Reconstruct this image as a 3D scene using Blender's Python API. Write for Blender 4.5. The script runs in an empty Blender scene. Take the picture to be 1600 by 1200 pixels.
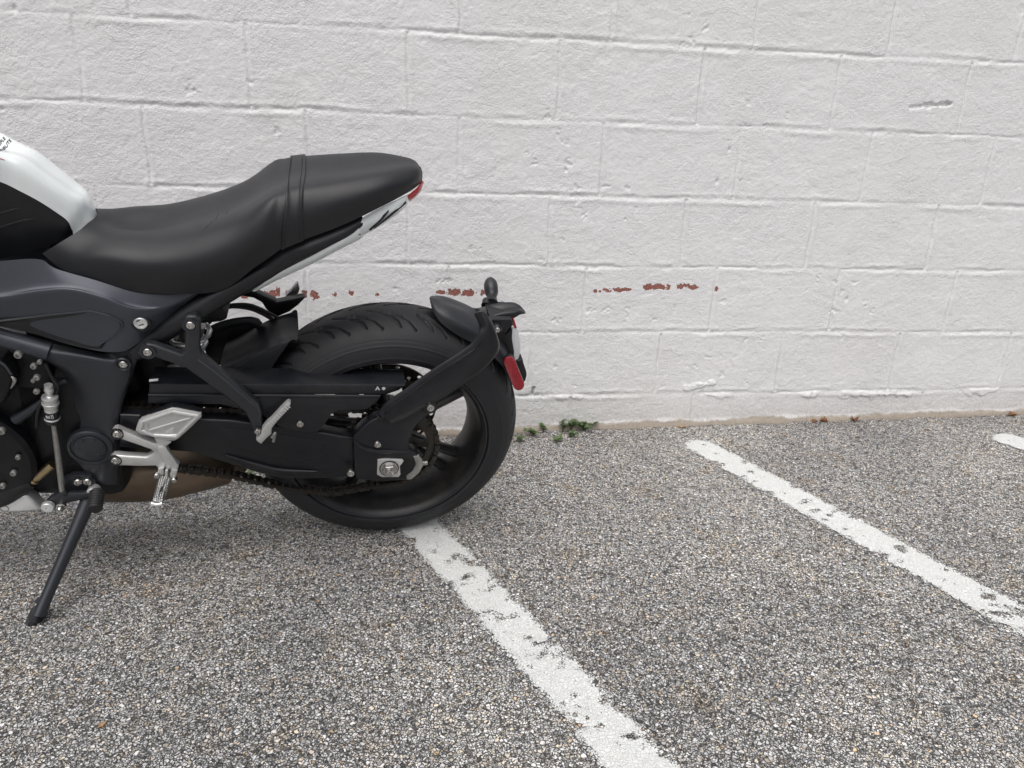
import bpy, bmesh, math, random
import numpy as np
from mathutils import Vector, Matrix

random.seed(7)
rng = np.random.default_rng(11)
scene = bpy.context.scene
COL = scene.collection

# ------------------------------------------------------------------ camera, sky, sun, exposure
CAM = np.array([0.01283276, -2.12693795, 0.9166254])
FW = np.array([0.13561984, 0.93370293, -0.33137004])
RT = np.array([0.99041336, -0.13662336, 0.02038227])
UP = np.array([0.0262419, 0.33095756, 0.94328069])
FPX = 1150.0
cd = bpy.data.cameras.new('camera'); cam = bpy.data.objects.new('camera', cd); COL.objects.link(cam)
cd.sensor_width = 36.0; cd.lens = FPX / 1600.0 * 36.0
cd.clip_start = 0.02; cd.clip_end = 500
cam.matrix_world = Matrix(((RT[0], UP[0], -FW[0], CAM[0]), (RT[1], UP[1], -FW[1], CAM[1]), (RT[2], UP[2], -FW[2], CAM[2]), (0, 0, 0, 1)))
scene.camera = cam

SUN_EL, SUN_AZ = 62.0, 196.0        # azimuth clockwise from +Y (the wall); high, behind the camera
w = bpy.data.worlds.new('World'); scene.world = w; w.use_nodes = True
nt = w.node_tree; bg = nt.nodes['Background']
sky = nt.nodes.new('ShaderNodeTexSky'); sky.sky_type = 'NISHITA'; sky.sun_disc = False
sky.sun_elevation = math.radians(SUN_EL); sky.sun_rotation = math.radians(SUN_AZ)
sky.air_density = 0.7; sky.dust_density = 6.0; sky.ozone_density = 0.6
hs = nt.nodes.new('ShaderNodeHueSaturation'); hs.inputs['Saturation'].default_value = 0.62
nt.links.new(sky.outputs[0], hs.inputs['Color']); nt.links.new(hs.outputs[0], bg.inputs['Color'])
bg.inputs['Strength'].default_value = 0.07
sl = bpy.data.lights.new('sun', 'SUN'); sun = bpy.data.objects.new('sun', sl); COL.objects.link(sun)
sl.energy = 1.5; sl.angle = math.radians(75); sl.color = (1.0, 0.992, 0.98)
az, el = math.radians(SUN_AZ), math.radians(SUN_EL)
sdir = Vector((math.sin(az) * math.cos(el), math.cos(az) * math.cos(el), math.sin(el)))
sun.rotation_euler = sdir.to_track_quat('Z', 'Y').to_euler(); sun.location = sdir * 20
scene.view_settings.view_transform = 'Standard'; scene.view_settings.look = 'None'
scene.view_settings.exposure = 0.44
scene.cycles.max_bounces = 6

# ------------------------------------------------------------------ numpy helpers
_tabs = {}
def vnoise(x, y, seed=0):
    """smooth lattice noise in -1..1"""
    if seed not in _tabs: _tabs[seed] = np.random.default_rng(1000 + seed).random((256, 256)) * 2 - 1
    T = _tabs[seed]
    xi = np.floor(x).astype(int); yi = np.floor(y).astype(int); fx = x - xi; fy = y - yi
    fx = fx * fx * fx * (fx * (fx * 6 - 15) + 10); fy = fy * fy * fy * (fy * (fy * 6 - 15) + 10)
    a = T[xi & 255, yi & 255]; b = T[(xi + 1) & 255, yi & 255]; c = T[xi & 255, (yi + 1) & 255]; d = T[(xi + 1) & 255, (yi + 1) & 255]
    return (a * (1 - fx) + b * fx) * (1 - fy) + (c * (1 - fx) + d * fx) * fy
def fbm(x, y, seed=0, n=3):
    s = 0; a = 1.0; t = 0
    for i in range(n):
        s = s + a * vnoise(x * 2 ** i + 17.3 * i, y * 2 ** i - 9.1 * i, seed + i); t += a; a *= .5
    return s / t
def sstep(a, b, x):
    t = np.clip((x - a) / (b - a), 0, 1); return t * t * (3 - 2 * t)

def link(name, me, parent=None, mat=None):
    o = bpy.data.objects.new(name, me); COL.objects.link(o)
    if parent is not None: o.parent = parent
    if mat is not None: me.materials.append(mat)
    return o
def tag(o, label=None, cat=None, group=None, kind=None):
    if label: o['label'] = label
    if cat: o['category'] = cat
    if group: o['group'] = group
    if kind: o['kind'] = kind
    return o
def empty(name, loc=(0, 0, 0)):
    o = bpy.data.objects.new(name, None); COL.objects.link(o); o.location = loc; o.empty_display_size = .1
    return o
def grid_mesh(name, X, Y, Z, smooth=True):
    ny, nx = X.shape
    me = bpy.data.meshes.new(name)
    co = np.stack([X, Y, Z], -1).reshape(-1, 3).astype(np.float32)
    idx = np.arange(nx * ny, dtype=np.int32).reshape(ny, nx)
    f = np.stack([idx[:-1, :-1], idx[:-1, 1:], idx[1:, 1:], idx[1:, :-1]], -1).reshape(-1, 4)
    me.vertices.add(len(co)); me.vertices.foreach_set('co', co.ravel())
    me.loops.add(f.size); me.loops.foreach_set('vertex_index', f.ravel().astype(np.int32))
    me.polygons.add(len(f)); me.polygons.foreach_set('loop_start', np.arange(0, f.size, 4, dtype=np.int32))
    me.polygons.foreach_set('use_smooth', np.full(len(f), smooth))
    me.update(calc_edges=True)
    return me
def graded(a0, a1, fine, b0, b1, grow=1.25, mx=5.0):
    mid = np.arange(a0, a1 + fine * .5, fine); out = [mid]
    s = fine; x = mid[0]; l = []
    while x > b0:
        s = min(s * grow, mx); x -= s; l.append(x)
    r = []; s = fine; x = mid[-1]
    while x < b1:
        s = min(s * grow, mx); x += s; r.append(x)
    return np.concatenate([np.array(l[::-1]), mid, np.array(r)])

# ------------------------------------------------------------------ materials
class NT:
    def __init__(s, name):
        s.m = bpy.data.materials.new(name); s.m.use_nodes = True; s.t = s.m.node_tree
        s.b = s.t.nodes['Principled BSDF']; s.out = s.t.nodes['Material Output']
    def n(s, typ, **kw):
        nd = s.t.nodes.new(typ)
        for k, v in kw.items(): setattr(nd, k, v)
        return nd
    def l(s, a, b): s.t.links.new(a, b)
    def coord(s, scale=1.0):
        tc = s.n('ShaderNodeTexCoord'); 
        if scale == 1.0: return tc.outputs['Object']
        mp = s.n('ShaderNodeMapping'); mp.inputs['Scale'].default_value = (scale,) * 3; s.l(tc.outputs['Object'], mp.inputs[0]); return mp.outputs[0]
    def noise(s, co, scale, detail=3, rough=.55, dist=0):
        nd = s.n('ShaderNodeTexNoise'); s.l(co, nd.inputs['Vector']); nd.inputs['Scale'].default_value = scale
        nd.inputs['Detail'].default_value = detail; nd.inputs['Roughness'].default_value = rough; nd.inputs['Distortion'].default_value = dist
        return nd.outputs['Fac']
    def voro(s, co, scale, feature='F1', rnd=1.0):
        nd = s.n('ShaderNodeTexVoronoi', feature=feature); s.l(co, nd.inputs['Vector']); nd.inputs['Scale'].default_value = scale
        nd.inputs['Randomness'].default_value = rnd
        return nd
    def ramp(s, fac, stops, interp='LINEAR'):
        nd = s.n('ShaderNodeValToRGB'); nd.color_ramp.interpolation = interp; s.l(fac, nd.inputs[0])
        e = nd.color_ramp.elements
        while len(e) < len(stops): e.new(.5)
        for i, (p, c) in enumerate(stops):
            e[i].position = p; e[i].color = (c if len(c) == 4 else (*c, 1)) if hasattr(c, '__len__') else (c, c, c, 1)
        return nd.outputs[0]
    def mix(s, fac, a, b, blend='MIX'):
        nd = s.n('ShaderNodeMix', data_type='RGBA', blend_type=blend)
        for v, i in ((fac, 0), (a, 6), (b, 7)):
            if hasattr(v, 'is_linked'): s.l(v, nd.inputs[i])
            elif hasattr(v, '__len__'): nd.inputs[i].default_value = (*v, 1) if len(v) == 3 else v
            else: nd.inputs[i].default_value = v if i == 0 else (v, v, v, 1)
        return nd.outputs[2]
    def math(s, op, a, b=0.0, c=None, clamp=False):
        nd = s.n('ShaderNodeMath', operation=op, use_clamp=clamp)
        for v, i in ((a, 0), (b, 1), (c, 2)):
            if v is None: continue
            if hasattr(v, 'is_linked'): s.l(v, nd.inputs[i])
            else: nd.inputs[i].default_value = v
        return nd.outputs[0]
    def bump(s, h, strength=.3, dist=.001, prev=None):
        nd = s.n('ShaderNodeBump'); nd.inputs['Strength'].default_value = strength; nd.inputs['Distance'].default_value = dist
        s.l(h, nd.inputs['Height'])
        if prev is not None: s.l(prev, nd.inputs['Normal'])
        return nd.outputs[0]
    def set(s, **kw):
        for k, v in kw.items():
            i = s.b.inputs[k.replace('_', ' ')]
            if hasattr(v, 'is_linked'): s.l(v, i)
            elif hasattr(v, '__len__'): i.default_value = (*v, 1) if len(v) == 3 and i.type == 'RGBA' else v
            else: i.default_value = v
        return s

def surf(name, col, rough, metal=0.0, var=.25, vscale=30, grain=0.0, gscale=900, rvar=.12, dust=0.0, coat=0.0, spec=.5):
    """a worn real-world surface: mottled colour, uneven gloss, fine grain and a little dust"""
    s = NT(name); co = s.coord()
    n1 = s.noise(co, vscale, 4)
    base = s.mix(n1, tuple(c * (1 - var) for c in col), tuple(min(1, c * (1 + var)) for c in col))
    if dust > 0:
        n2 = s.noise(co, 14, 5, .65); n3 = s.noise(co, 420, 2)
        f = s.math('MULTIPLY', s.ramp(n2, [(.42, 0.0), (.75, 1.0)]), s.ramp(n3, [(.35, .25), (.7, 1.0)]))
        base = s.mix(s.math('MULTIPLY', f, dust), base, (.19, .175, .155))
    nr = s.noise(co, vscale * 1.7, 3)
    r = s.math('ADD', s.math('MULTIPLY', s.math('SUBTRACT', nr, .5), rvar * 2), rough, clamp=True)
    s.set(Base_Color=base, Roughness=r, Metallic=metal, Coat_Weight=coat, Specular_IOR_Level=spec)
    s.b.inputs['Coat Roughness'].default_value = .05
    if grain > 0:
        s.set(Normal=s.bump(s.noise(co, gscale, 2), grain, .0005))
    return s.m

M = {}
M['plastic'] = surf('black_plastic', (.0070, .0080, .0108), .42, dust=.04, grain=.25, gscale=1500)
M['guard'] = surf('black_guard_plastic', (.0078, .0094, .0135), .42, dust=.10, grain=.25, gscale=1300)
M['satin'] = surf('satin_graphite_plastic', (.022, .024, .029), .42, var=.08, grain=.15, gscale=1800, rvar=.06)
M['panel'] = surf('satin_grey_plastic', (.062, .068, .083), .33, metal=.4, var=.06, grain=.12, gscale=2200, rvar=.05)
M['frame'] = surf('satin_frame_paint', (.034, .037, .045), .36, metal=.35, var=.12, grain=.15, gscale=900, dust=.03)
M['dark'] = surf('dark_engine_paint', (.005, .0055, .0075), .42, metal=.1, dust=.05, grain=.3, gscale=600, spec=.35)
M['swing'] = surf('swingarm_paint', (.0066, .0076, .0112), .36, metal=.1, dust=.08, grain=.3, gscale=500)
M['vinyl'] = surf('seat_vinyl', (.0102, .0112, .0142), .46, var=.10, vscale=18, grain=.45, gscale=1100, rvar=.06, dust=.02)
M['scuff'] = surf('grey_scuff', (.075, .075, .075), .6)
M['thread'] = surf('black_thread', (.012, .012, .013), .7)
M['silver'] = surf('cast_aluminium', (.60, .60, .59), .42, metal=.6, var=.12, vscale=90, grain=.35, gscale=800, rvar=.12)
M['alloy'] = surf('bright_alloy', (.74, .75, .75), .34, metal=.65, var=.10, vscale=140, grain=.2)
M['bolt'] = surf('steel_bolt', (.55, .54, .52), .26, metal=1.0, var=.15, vscale=300)
M['socket'] = surf('bolt_socket', (.05, .05, .05), .5, metal=.6)
M['steel'] = surf('dull_steel', (.36, .355, .34), .40, metal=.8, var=.3, vscale=120, grain=.3)
M['brass'] = surf('brass_tube', (.42, .34, .20), .34, metal=1.0, var=.2, vscale=90)
M['exhaust'] = surf('scorched_exhaust', (.20, .155, .115), .42, metal=.85, var=.75, vscale=11, grain=.3, gscale=300, rvar=.2)
M['chain'] = surf('oily_chain', (.050, .045, .040), .42, metal=.8, var=.4, vscale=200, grain=.4)
M['white'] = surf('white_tank_paint', (.80, .85, .855), .12, var=.015, rvar=.02, coat=.6)
M['decal'] = surf('black_decal', (.012, .012, .014), .35)
M['reddecal'] = surf('red_decal', (.45, .02, .03), .3)
M['redlens'] = surf('red_lens', (.42, .008, .02), .12, var=.1, coat=.6)
M['rubber'] = surf('black_rubber', (.009, .009, .0105), .55, dust=.05, grain=.3)
M['label'] = surf('white_label', (.62, .63, .64), .4)
M['caliper'] = surf('grey_caliper', (.20, .19, .175), .45, metal=.7, var=.3, vscale=100)

def m_rim():
    s = NT('black_rim'); co = s.coord()
    n = s.noise(co, 25, 5, .7); n2 = s.noise(co, 300, 2)
    base = s.mix(s.math('MULTIPLY', s.ramp(n, [(.35, 0.0), (.7, 1.0)]), s.ramp(n2, [(.3, .2), (.75, .8)])), (.0065, .0065, .0075), (.040, .036, .031))
    s.set(Base_Color=base, Roughness=.42, Normal=s.bump(n2, .2, .0005)); return s.m
M['rim'] = m_rim()
def m_tyre():
    s = NT('tyre_rubber'); co = s.coord()
    n = s.noise(co, 16, 5, .65); n2 = s.noise(co, 500, 2)
    f = s.math('MULTIPLY', s.ramp(n, [(.45, 0.0), (.8, 1.0)]), s.ramp(n2, [(.3, .1), (.75, 1.0)]))
    base = s.mix(s.math('MULTIPLY', f, .45), (.0100, .0112, .0142), (.060, .056, .050))
    s.set(Base_Color=base, Roughness=s.ramp(n, [(.3, .5), (.7, .68)]), Normal=s.bump(n2, .35, .0005)); return s.m
M['tyre'] = m_tyre()
def m_reflector():
    s = NT('red_reflector'); co = s.coord(); v = s.voro(co, 380)
    s.set(Base_Color=s.mix(v.outputs['Distance'], (.46, .008, .022), (.16, .004, .012)), Roughness=.16, Coat_Weight=.5, Normal=s.bump(v.outputs['Distance'], .35, .001)); return s.m
M['reflector'] = m_reflector()
def m_knurl():
    s = NT('knurled_alloy'); co = s.coord()
    v = s.voro(co, 260, rnd=.15); d = s.ramp(v.outputs['Distance'], [(.25, 1.0), (.6, 0.0)])
    s.set(Base_Color=s.mix(d, (.32, .32, .32), (.72, .73, .73)), Metallic=1.0, Roughness=.38, Normal=s.bump(d, .9, .0015)); return s.m
M['knurl'] = m_knurl()
def m_check():
    s = NT('checkered_alloy'); co = s.coord()
    v = s.voro(co, 330, rnd=.05); d = s.ramp(v.outputs['Distance'], [(.42, 1.0), (.5, 0.0)])
    s.set(Base_Color=s.mix(d, (.03, .03, .03), (.55, .55, .55)), Metallic=.8, Roughness=.35); return s.m
M['check'] = m_check()
def m_lens():
    s = NT('clear_lens'); s.set(Base_Color=(.86, .88, .90), Roughness=.08, Transmission_Weight=.25, Coat_Weight=.5); return s.m
M['lens'] = m_lens()

# ------------------------------------------------------------------ ground
def gheight(x, y):
    return .0016 * fbm(x * 9, y * 9, 40, 2) + .0009 * vnoise(x * 70, y * 70, 44) + .004 * sstep(-.04, .0, y) * (.5 + vnoise(x * 14, y * 5, 47))
def asphalt_nodes(s, co):
    """stones set in a dark binder; returns colour and height"""
    warp = s.n('ShaderNodeTexNoise'); s.l(co, warp.inputs['Vector']); warp.inputs['Scale'].default_value = 240; warp.inputs['Detail'].default_value = 1
    wv = s.n('ShaderNodeVectorMath', operation='MULTIPLY_ADD'); s.l(warp.outputs['Color'], wv.inputs[0]); wv.inputs[1].default_value = (.004,) * 3; s.l(co, wv.inputs[2])
    wc = wv.outputs[0]
    cols = []; hts = []
    for sc, seed in ((140, 0.0), (245, 3.7)):
        mp = s.n('ShaderNodeMapping'); mp.inputs['Location'].default_value = (seed, seed * .7, seed * .3); mp.inputs['Rotation'].default_value = (0, 0, seed); s.l(wc, mp.inputs[0])
        v = s.voro(mp.outputs[0], sc); e = s.voro(mp.outputs[0], sc, 'DISTANCE_TO_EDGE')
        sep = s.n('ShaderNodeSeparateColor'); s.l(v.outputs['Color'], sep.inputs[0])
        stone = s.ramp(sep.outputs[0], [(0, .08), (.10, .17), (.22, .37), (.40, .54), (.62, .67), (.84, .79), (1, .90)])
        tint = s.ramp(sep.outputs[1], [(0, (1, .995, .985)), (.56, (.97, .985, 1.0)), (.68, (1.0, .90, .74)), (.84, (.97, .98, .99)), (.968, (1.0, .74, .48)), (.984, (.94, .97, 1.0))], 'CONSTANT')
        stone = s.mix(1.0, stone, tint, 'MULTIPLY')
        edge = s.ramp(e.outputs['Distance'], [(.04, 0.0), (.16, 1.0)])
        cols.append(s.mix(edge, (.044, .0445, .046), stone)); hts.append(s.math('MULTIPLY', edge, s.math('ADD', s.math('MULTIPLY', sep.outputs[2], .7), .3)))
    sel = s.ramp(s.noise(co, 95, 2), [(.44, 0.0), (.54, 1.0)])
    col = s.mix(sel, cols[0], cols[1]); h = s.mix(sel, hts[0], hts[1])
    return col, h
def m_asphalt():
    s = NT('worn_asphalt'); co = s.coord()
    col, h = asphalt_nodes(s, co)
    big = s.noise(co, 1.6, 4, .6); mid = s.noise(co, 11, 4, .6)
    col = s.mix(1.0, col, s.ramp(big, [(.30, (.80, .80, .81)), (.66, (1.18, 1.165, 1.135))]), 'MULTIPLY')
    col = s.mix(s.ramp(mid, [(.60, 0.0), (.76, .50)]), col, (.045, .044, .043))
    rust = s.noise(s.coord(1.37), 6.5, 4, .65)
    col = s.mix(1.0, col, s.ramp(rust, [(.56, (1, 1, 1)), (.74, (1.04, .92, .78))]), 'MULTIPLY')
    # grit and soil lying against the wall
    sp = s.n('ShaderNodeSeparateXYZ'); s.l(co, sp.inputs[0])
    near = s.math('ADD', sp.outputs[1], s.math('MULTIPLY', s.noise(co, 18, 4), .05))
    col = s.mix(s.ramp(near, [(.012, 0.0), (.045, .55)]), col, (.16, .125, .09))
    s.set(Base_Color=col, Roughness=.72, Normal=s.bump(h, .9, .0035), Specular_IOR_Level=.35)
    return s.m
M['asphalt'] = m_asphalt()
gx = graded(-1.3, 2.5, .006, -70, 70, 1.35, 6); gy = graded(-1.75, .024, .006, -70, 40, 1.35, 6)
X, Y = np.meshgrid(gx, gy)
fall = np.exp(-np.maximum(0, np.hypot(X - .6, Y + .8) - 3))
Z = gheight(X, Y) * fall
ground = link('ground', grid_mesh('ground', X, Y, Z), None, M['asphalt']); tag(ground, kind='structure')

# ------------------------------------------------------------------ painted parking lines
def m_lines():
    s = NT('worn_line_paint'); co = s.coord()
    _, h = asphalt_nodes(s, co)
    n = s.noise(co, 130, 4, .65); n2 = s.noise(co, 30, 3, .6); fine = s.noise(co, 330, 2, .6)
    at = s.n('ShaderNodeAttribute', attribute_name='edge'); wr = s.n('ShaderNodeAttribute', attribute_name='wear')
    # paint survives on the stones, is lost in patches and frays at the sides
    k = s.math('ADD', s.math('MULTIPLY', n, .75), s.math('MULTIPLY', n2, .55))
    k = s.math('ADD', k, s.math('MULTIPLY', s.math('ADD', s.math('MULTIPLY', s.math('SUBTRACT', fine, .5), 1.7), .5), .32))
    k = s.math('ADD', k, s.math('MULTIPLY', s.math('SUBTRACT', h, .35), .26))
    k = s.math('ADD', k, at.outputs['Fac']); k = s.math('SUBTRACT', k, wr.outputs['Fac'])
    alpha = s.ramp(k, [(.69, 0.0), (.735, 1.0)])
    col = s.mix(s.ramp(h, [(.0, 0.0), (.25, 1.0)]), (.58, .59, .58), (.77, .79, .78))
    col = s.mix(s.ramp(n2, [(.45, 0.0), (.75, .35)]), col, (.60, .60, .57))
    s.set(Base_Color=col, Roughness=.62, Alpha=alpha, Normal=s.bump(h, .55, .003))
    return s.m
M['line'] = m_lines()
def parking_line(cx, cy, ang, w, length, label, round_end=True, wears=(), name='parking_line'):
    """a painted strip starting at (cx,cy) running away from the wall; ang = degrees off straight out"""
    d = np.array([math.sin(math.radians(ang)), -math.cos(math.radians(ang))]); nrm = np.array([d[1], -d[0]]) * -1
    t = np.concatenate([np.arange(0, min(length, 1.9), .006), np.arange(1.9, length, .05)]) if length > 1.9 else np.arange(0, length, .006)
    a = np.linspace(-.5, .5, 27)
    T, A = np.meshgrid(t, a)
    wob = 1 + .02 * vnoise(T * 9, T * 0 + cx * 10, 50)
    off = A * (w + .03) * wob + .0015 * vnoise(T * 5, T * 0 + 3 * cx, 51)
    X = cx + d[0] * T + nrm[0] * off; Y = cy + d[1] * T + nrm[1] * off
    Z = gheight(X, Y) * np.exp(-np.maximum(0, np.hypot(X - .6, Y + .8) - 3)) + .0032
    me = grid_mesh(name, X, Y, Z)
    u = np.abs(A * (w + .03)); e = (w / 2 + .001 - u)
    edge = np.clip(e / .007, -1.2, 1) * .28
    if round_end:
        r = np.hypot(u, np.maximum(0, .055 - T)); e2 = np.minimum(e, np.where(T < .055, w / 2 + .006 - r, 9)); edge = np.minimum(edge, np.clip(e2 / .014, -1.4, 1) * .28)
    wear = .125 + .05 * vnoise(T * 6, A * 2 + cx, 53)
    lr = random.Random(int(abs(cx) * 1000)); spots = []
    for _ in range(int(60 * min(length, 1.6))): spots.append((lr.uniform(.1, 1.6), lr.uniform(-.5, .5), lr.uniform(.004, .0135), lr.uniform(.16, .38)))
    for (wt, wa, rr, amt) in spots: wear = wear + amt * np.exp(-(((T - wt) / rr) ** 2 + ((A - wa) / (rr * 10)) ** 2) ** 2)
    for (wt, wa, rr, amt) in wears:
        wear = wear + amt * 1.1 * np.exp(-(((T - wt) / (rr * .55)) ** 2 + ((A - wa) / (rr * 5)) ** 2) ** 2) * (.45 + .75 * vnoise(T * 95, A * 9.5 + cx, 57))
    for nm, arr in (('edge', edge), ('wear', wear)):
        at = me.attributes.new(nm, 'FLOAT', 'POINT'); at.data.foreach_set('value', arr.ravel().astype(np.float32))
    o = link(name, me, None, M['line'])
    return tag(o, label, 'parking line', 'white painted parking lines on the asphalt')
parking_line(-.118, -.22, 23.1, .098, 3.6, 'worn white line running out from under the rear tyre', True,
             ((.56, .2, .05, .28), (.66, .1, .04, .25), (.74, -.3, .05, .18), (.62, -.35, .04, .2), (.98, .35, .05, .25), (1.05, -.2, .06, .28), (1.14, .1, .05, .3), (1.20, -.3, .05, .28), (1.33, 0.1, .05, .25), (.90, .45, .04, .25), (.83, .0, .03, .12)))
parking_line(.872, -.128, 20.3, .102, 3.4, 'white line starting close to the wall, with flaked dark patches at its rounded tip', True,
             ((.045, .15, .03, .24), (.11, .0, .03, .22), (.16, -.25, .035, .32), (.19, .25, .035, .32), (.24, .1, .035, .22), (.07, -.2, .02, .2), (.95, .1, .06, .22), (1.0, -.3, .06, .2), (.52, .3, .02, .18)))
parking_line(1.885, -.165, 20.5, .102, 3.4, 'short tip of a white line at the right edge, near the wall', True, ((.1, .2, .03, .15),))
parking_line(-1.176, -.19, 27, .100, 3.4, 'white line of which only a sliver shows in the bottom left corner', True, ((.9, .2, .1, .15),))

# ------------------------------------------------------------------ the block wall
AL = 0.014; V0 = -.127; BH = .2032; BL = .4064
ROW = {0: .1016, 1: .3764, 2: .5299, 3: .4132, 4: -.6646, 5: -.8012, 6: .1476}
def wall_uv(x, z): return x * math.cos(AL) - z * math.sin(AL), V0 + x * math.sin(AL) + z * math.cos(AL)
def relief(x, z):
    u, v = wall_uv(x, z)
    vj = v + .0045 * fbm(u * 4, v * 4, 1, 2) + .0026 * fbm(u * 22, v * 22, 3, 3) + .0012 * vnoise(u * 95, v * 95, 5)
    r = np.floor(vj / BH).astype(int) + 1
    off = np.zeros_like(u)
    for k in range(-2, 22):
        o = ROW.get(k, (.3764 if k % 2 else .5299) + .03 * math.sin(k * 2.1)); off = np.where(r == k, o, off)
    uj = u + .003 * fbm(u * 5, v * 9, 6, 2) + .0016 * fbm(u * 30, v * 30, 8, 2)
    dh = np.abs((uj - off + BL / 2) % BL - BL / 2)
    db = vj - np.round(vj / BH) * BH
    low = sstep(.5, -.02, v)                                   # joints are sharper low on the wall
    s1 = .22 + .78 * sstep(-.40, .45, vnoise(u * 7, v * 7, 10)) * sstep(-.9, .2, vnoise(u * 31, v * 31, 11)); s2 = sstep(-.35, .5, vnoise(u * 6 + 9, v * 9, 12)); s3 = sstep(-.3, .4, vnoise(u * 17, v * 17, 13))
    wj = .0052 * (.7 + .6 * s3)
    d = -.0038 * s1 * np.exp(-(db / wj) ** 2)
    d += .0018 * s2 * np.exp(-((db + .0125) / .007) ** 2) + .0012 * np.exp(-((db - .012) / .006) ** 2) * s3
    d += -(.0022 + .0030 * s2 + .0034 * low * s3) * np.exp(-(dh / .0036) ** 2) * (np.abs(db) > .004)
    d += .0016 * s3 * np.exp(-((dh - .009) / .005) ** 2)
    # scraped, brushed paint: swells, layer edges, trowel marks, grit
    d += .0008 * fbm(u * 7, v * 7, 14, 3) + .00035 * fbm(u * 40, v * 46, 17, 2)
    for f, a, sd in ((9, .00038, 90), (19, .00034, 93), (37, .00030, 96)):
        q = fbm(u * f, v * f * 1.3, sd, 4); d += a * sstep(-.012, .012, q - .05) * sstep(-.1, .3, vnoise(u * 6, v * 6, sd + 5)); d -= a * .8 * sstep(-.012, .012, -.25 - q)
    for f, a, sd in ((30, .0005, 20), (62, .00045, 23), (125, .0003, 26)):
        wx = u + .010 * vnoise(u * 24, v * 24, sd + 40) + .003 * vnoise(u * 90, v * 90, sd + 42); wz = v + .010 * vnoise(u * 24, v * 24, sd + 41) + .003 * vnoise(u * 90, v * 90, sd + 43)
        n = np.abs(vnoise(wx * f, wz * f * 1.3, sd)); m = sstep(.15, .6, vnoise(u * 9, v * 9, sd + 1))
        d += a * np.exp(-(n / .09) ** 2) * m
        n2 = np.abs(vnoise(wx * f * .8 + 50, wz * f * 1.1, sd + 7)); d -= a * 1.1 * np.exp(-(n2 / .05) ** 2) * sstep(.2, .65, vnoise(u * 9 + 4, v * 9, sd + 9))
    d += .00030 * vnoise(u * 120, v * 120, 30) + .00028 * vnoise(u * 210, v * 210, 31)
    # pits
    p = vnoise(u * 33, v * 33, 33) + .18 * vnoise(u * 160, v * 160, 34); d -= .0026 * sstep(.86, .96, p) * sstep(-.1, .4, vnoise(u * 5, v * 5, 35))
    # the gouge, the loose flap, dropped mortar, the open joint
    def seg(u0, v0, u1, v1):
        t = np.clip(((u - u0) * (u1 - u0) + (v - v0) * (v1 - v0)) / ((u1 - u0) ** 2 + (v1 - v0) ** 2), 0, 1)
        return np.hypot(u - u0 - t * (u1 - u0), v - v0 - t * (v1 - v0)), t
    wob = .003 * vnoise(u * 60, v * 60, 60)
    q, t = seg(1.475, .884, 1.598, .899); q = q + wob; d -= .011 * sstep(.0085, .002, q + .003 * vnoise(u * 140, v * 140, 66)) * (.35 + .65 * t)
    q, t = seg(.885, .020, .972, .034); q = q + wob * .6; d += .0055 * sstep(.0105, .0070, q + .0045 * vnoise(u * 75, v * 75, 67) + .002 * vnoise(u * 190, v * 190, 68)) * (.75 + .35 * vnoise(u * 90, v * 90, 69))
    q, t = seg(.385, .004, .388, .024); d -= .022 * sstep(.006, .0025, q + wob * .4)
    q, t = seg(.345, -.001, .40, .0); d -= .007 * np.exp(-(q / .004) ** 2)
    for (a0, a1, dep, sd) in ((1.25, 1.36, .016, 61), (1.395, 1.70, .032, 62), (1.86, 2.02, .026, 63), (.93, 1.06, .017, 64), (.43, .56, .012, 65)):
        env = sstep(a0, a0 + .05, u) * sstep(a1, a1 - .03, u)
        bot = -.004 - env * dep * (.75 + .4 * vnoise(u * 28, u * 0, sd) + .30 * vnoise(u * 95, v * 60, sd + 30))
        d += .0050 * env * sstep(bot - .002, bot + .002, v) * sstep(.004, -.004, v) * (.75 + .45 * fbm(u * 55, v * 55, sd + 60, 2))
    for (hu, hv, hr) in ((.452, .68, .0035), (.905, .66, .004), (1.385, .31, .004), (.93, .75, .003), (-.93, 1.02, .004)):
        d -= .006 * np.exp(-(((u - hu) / hr) ** 2 + ((v - hv) / (hr * 1.8)) ** 2))
    # plaster foot where the paint stops
    d += .004 * sstep(.030, .012, z + .006 * vnoise(x * 12, x * 0, 70)) + .004 * sstep(.02, .0, z)
    return d
def chipmap(x, z):
    u, v = wall_uv(x, z); c = np.zeros_like(u)
    spots = [(.562, .333, .006, .004), (.577, .334, .006, .004), (.60, .337, .02, .006), (.64, .338, .03, .0065), (.735, .345, .024, .0095), (.77, .346, .028, .008), (.83, .347, .015, .009), (.862, .347, .024, .0075),
             (.945, .341, .0045, .007), (-.385, .316, .02, .012), (-.36, .327, .006, .016), (-.330, .318, .012, .012), (-.288, .319, .009, .010), (-.262, .317, .014, .012), (-.205, .318, .006, .006),
             (-.16, .324, .012, .007), (-.085, .318, .006, .006), (.10, .325, .014, .007), (.14, .327, .030, .010), (.178, .327, .024, .010), (.222, .327, .009, .008), (-.43, .318, .05, .010), (-.5, .32, .04, .008)]
    for (a, b, ru, rv) in spots: c = np.maximum(c, 1.2 - np.sqrt(((u - a) / (ru * 1.08)) ** 2 + ((v - b + .2 * rv * vnoise(u * 60, v * 0, 84)) / (rv * 1.15)) ** 2))
    return np.clip(c + (c > .02) * (.46 * vnoise(u * 150, v * 110, 80) + .34 * vnoise(u * 300, v * 300, 81)), 0, 1.3)
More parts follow.
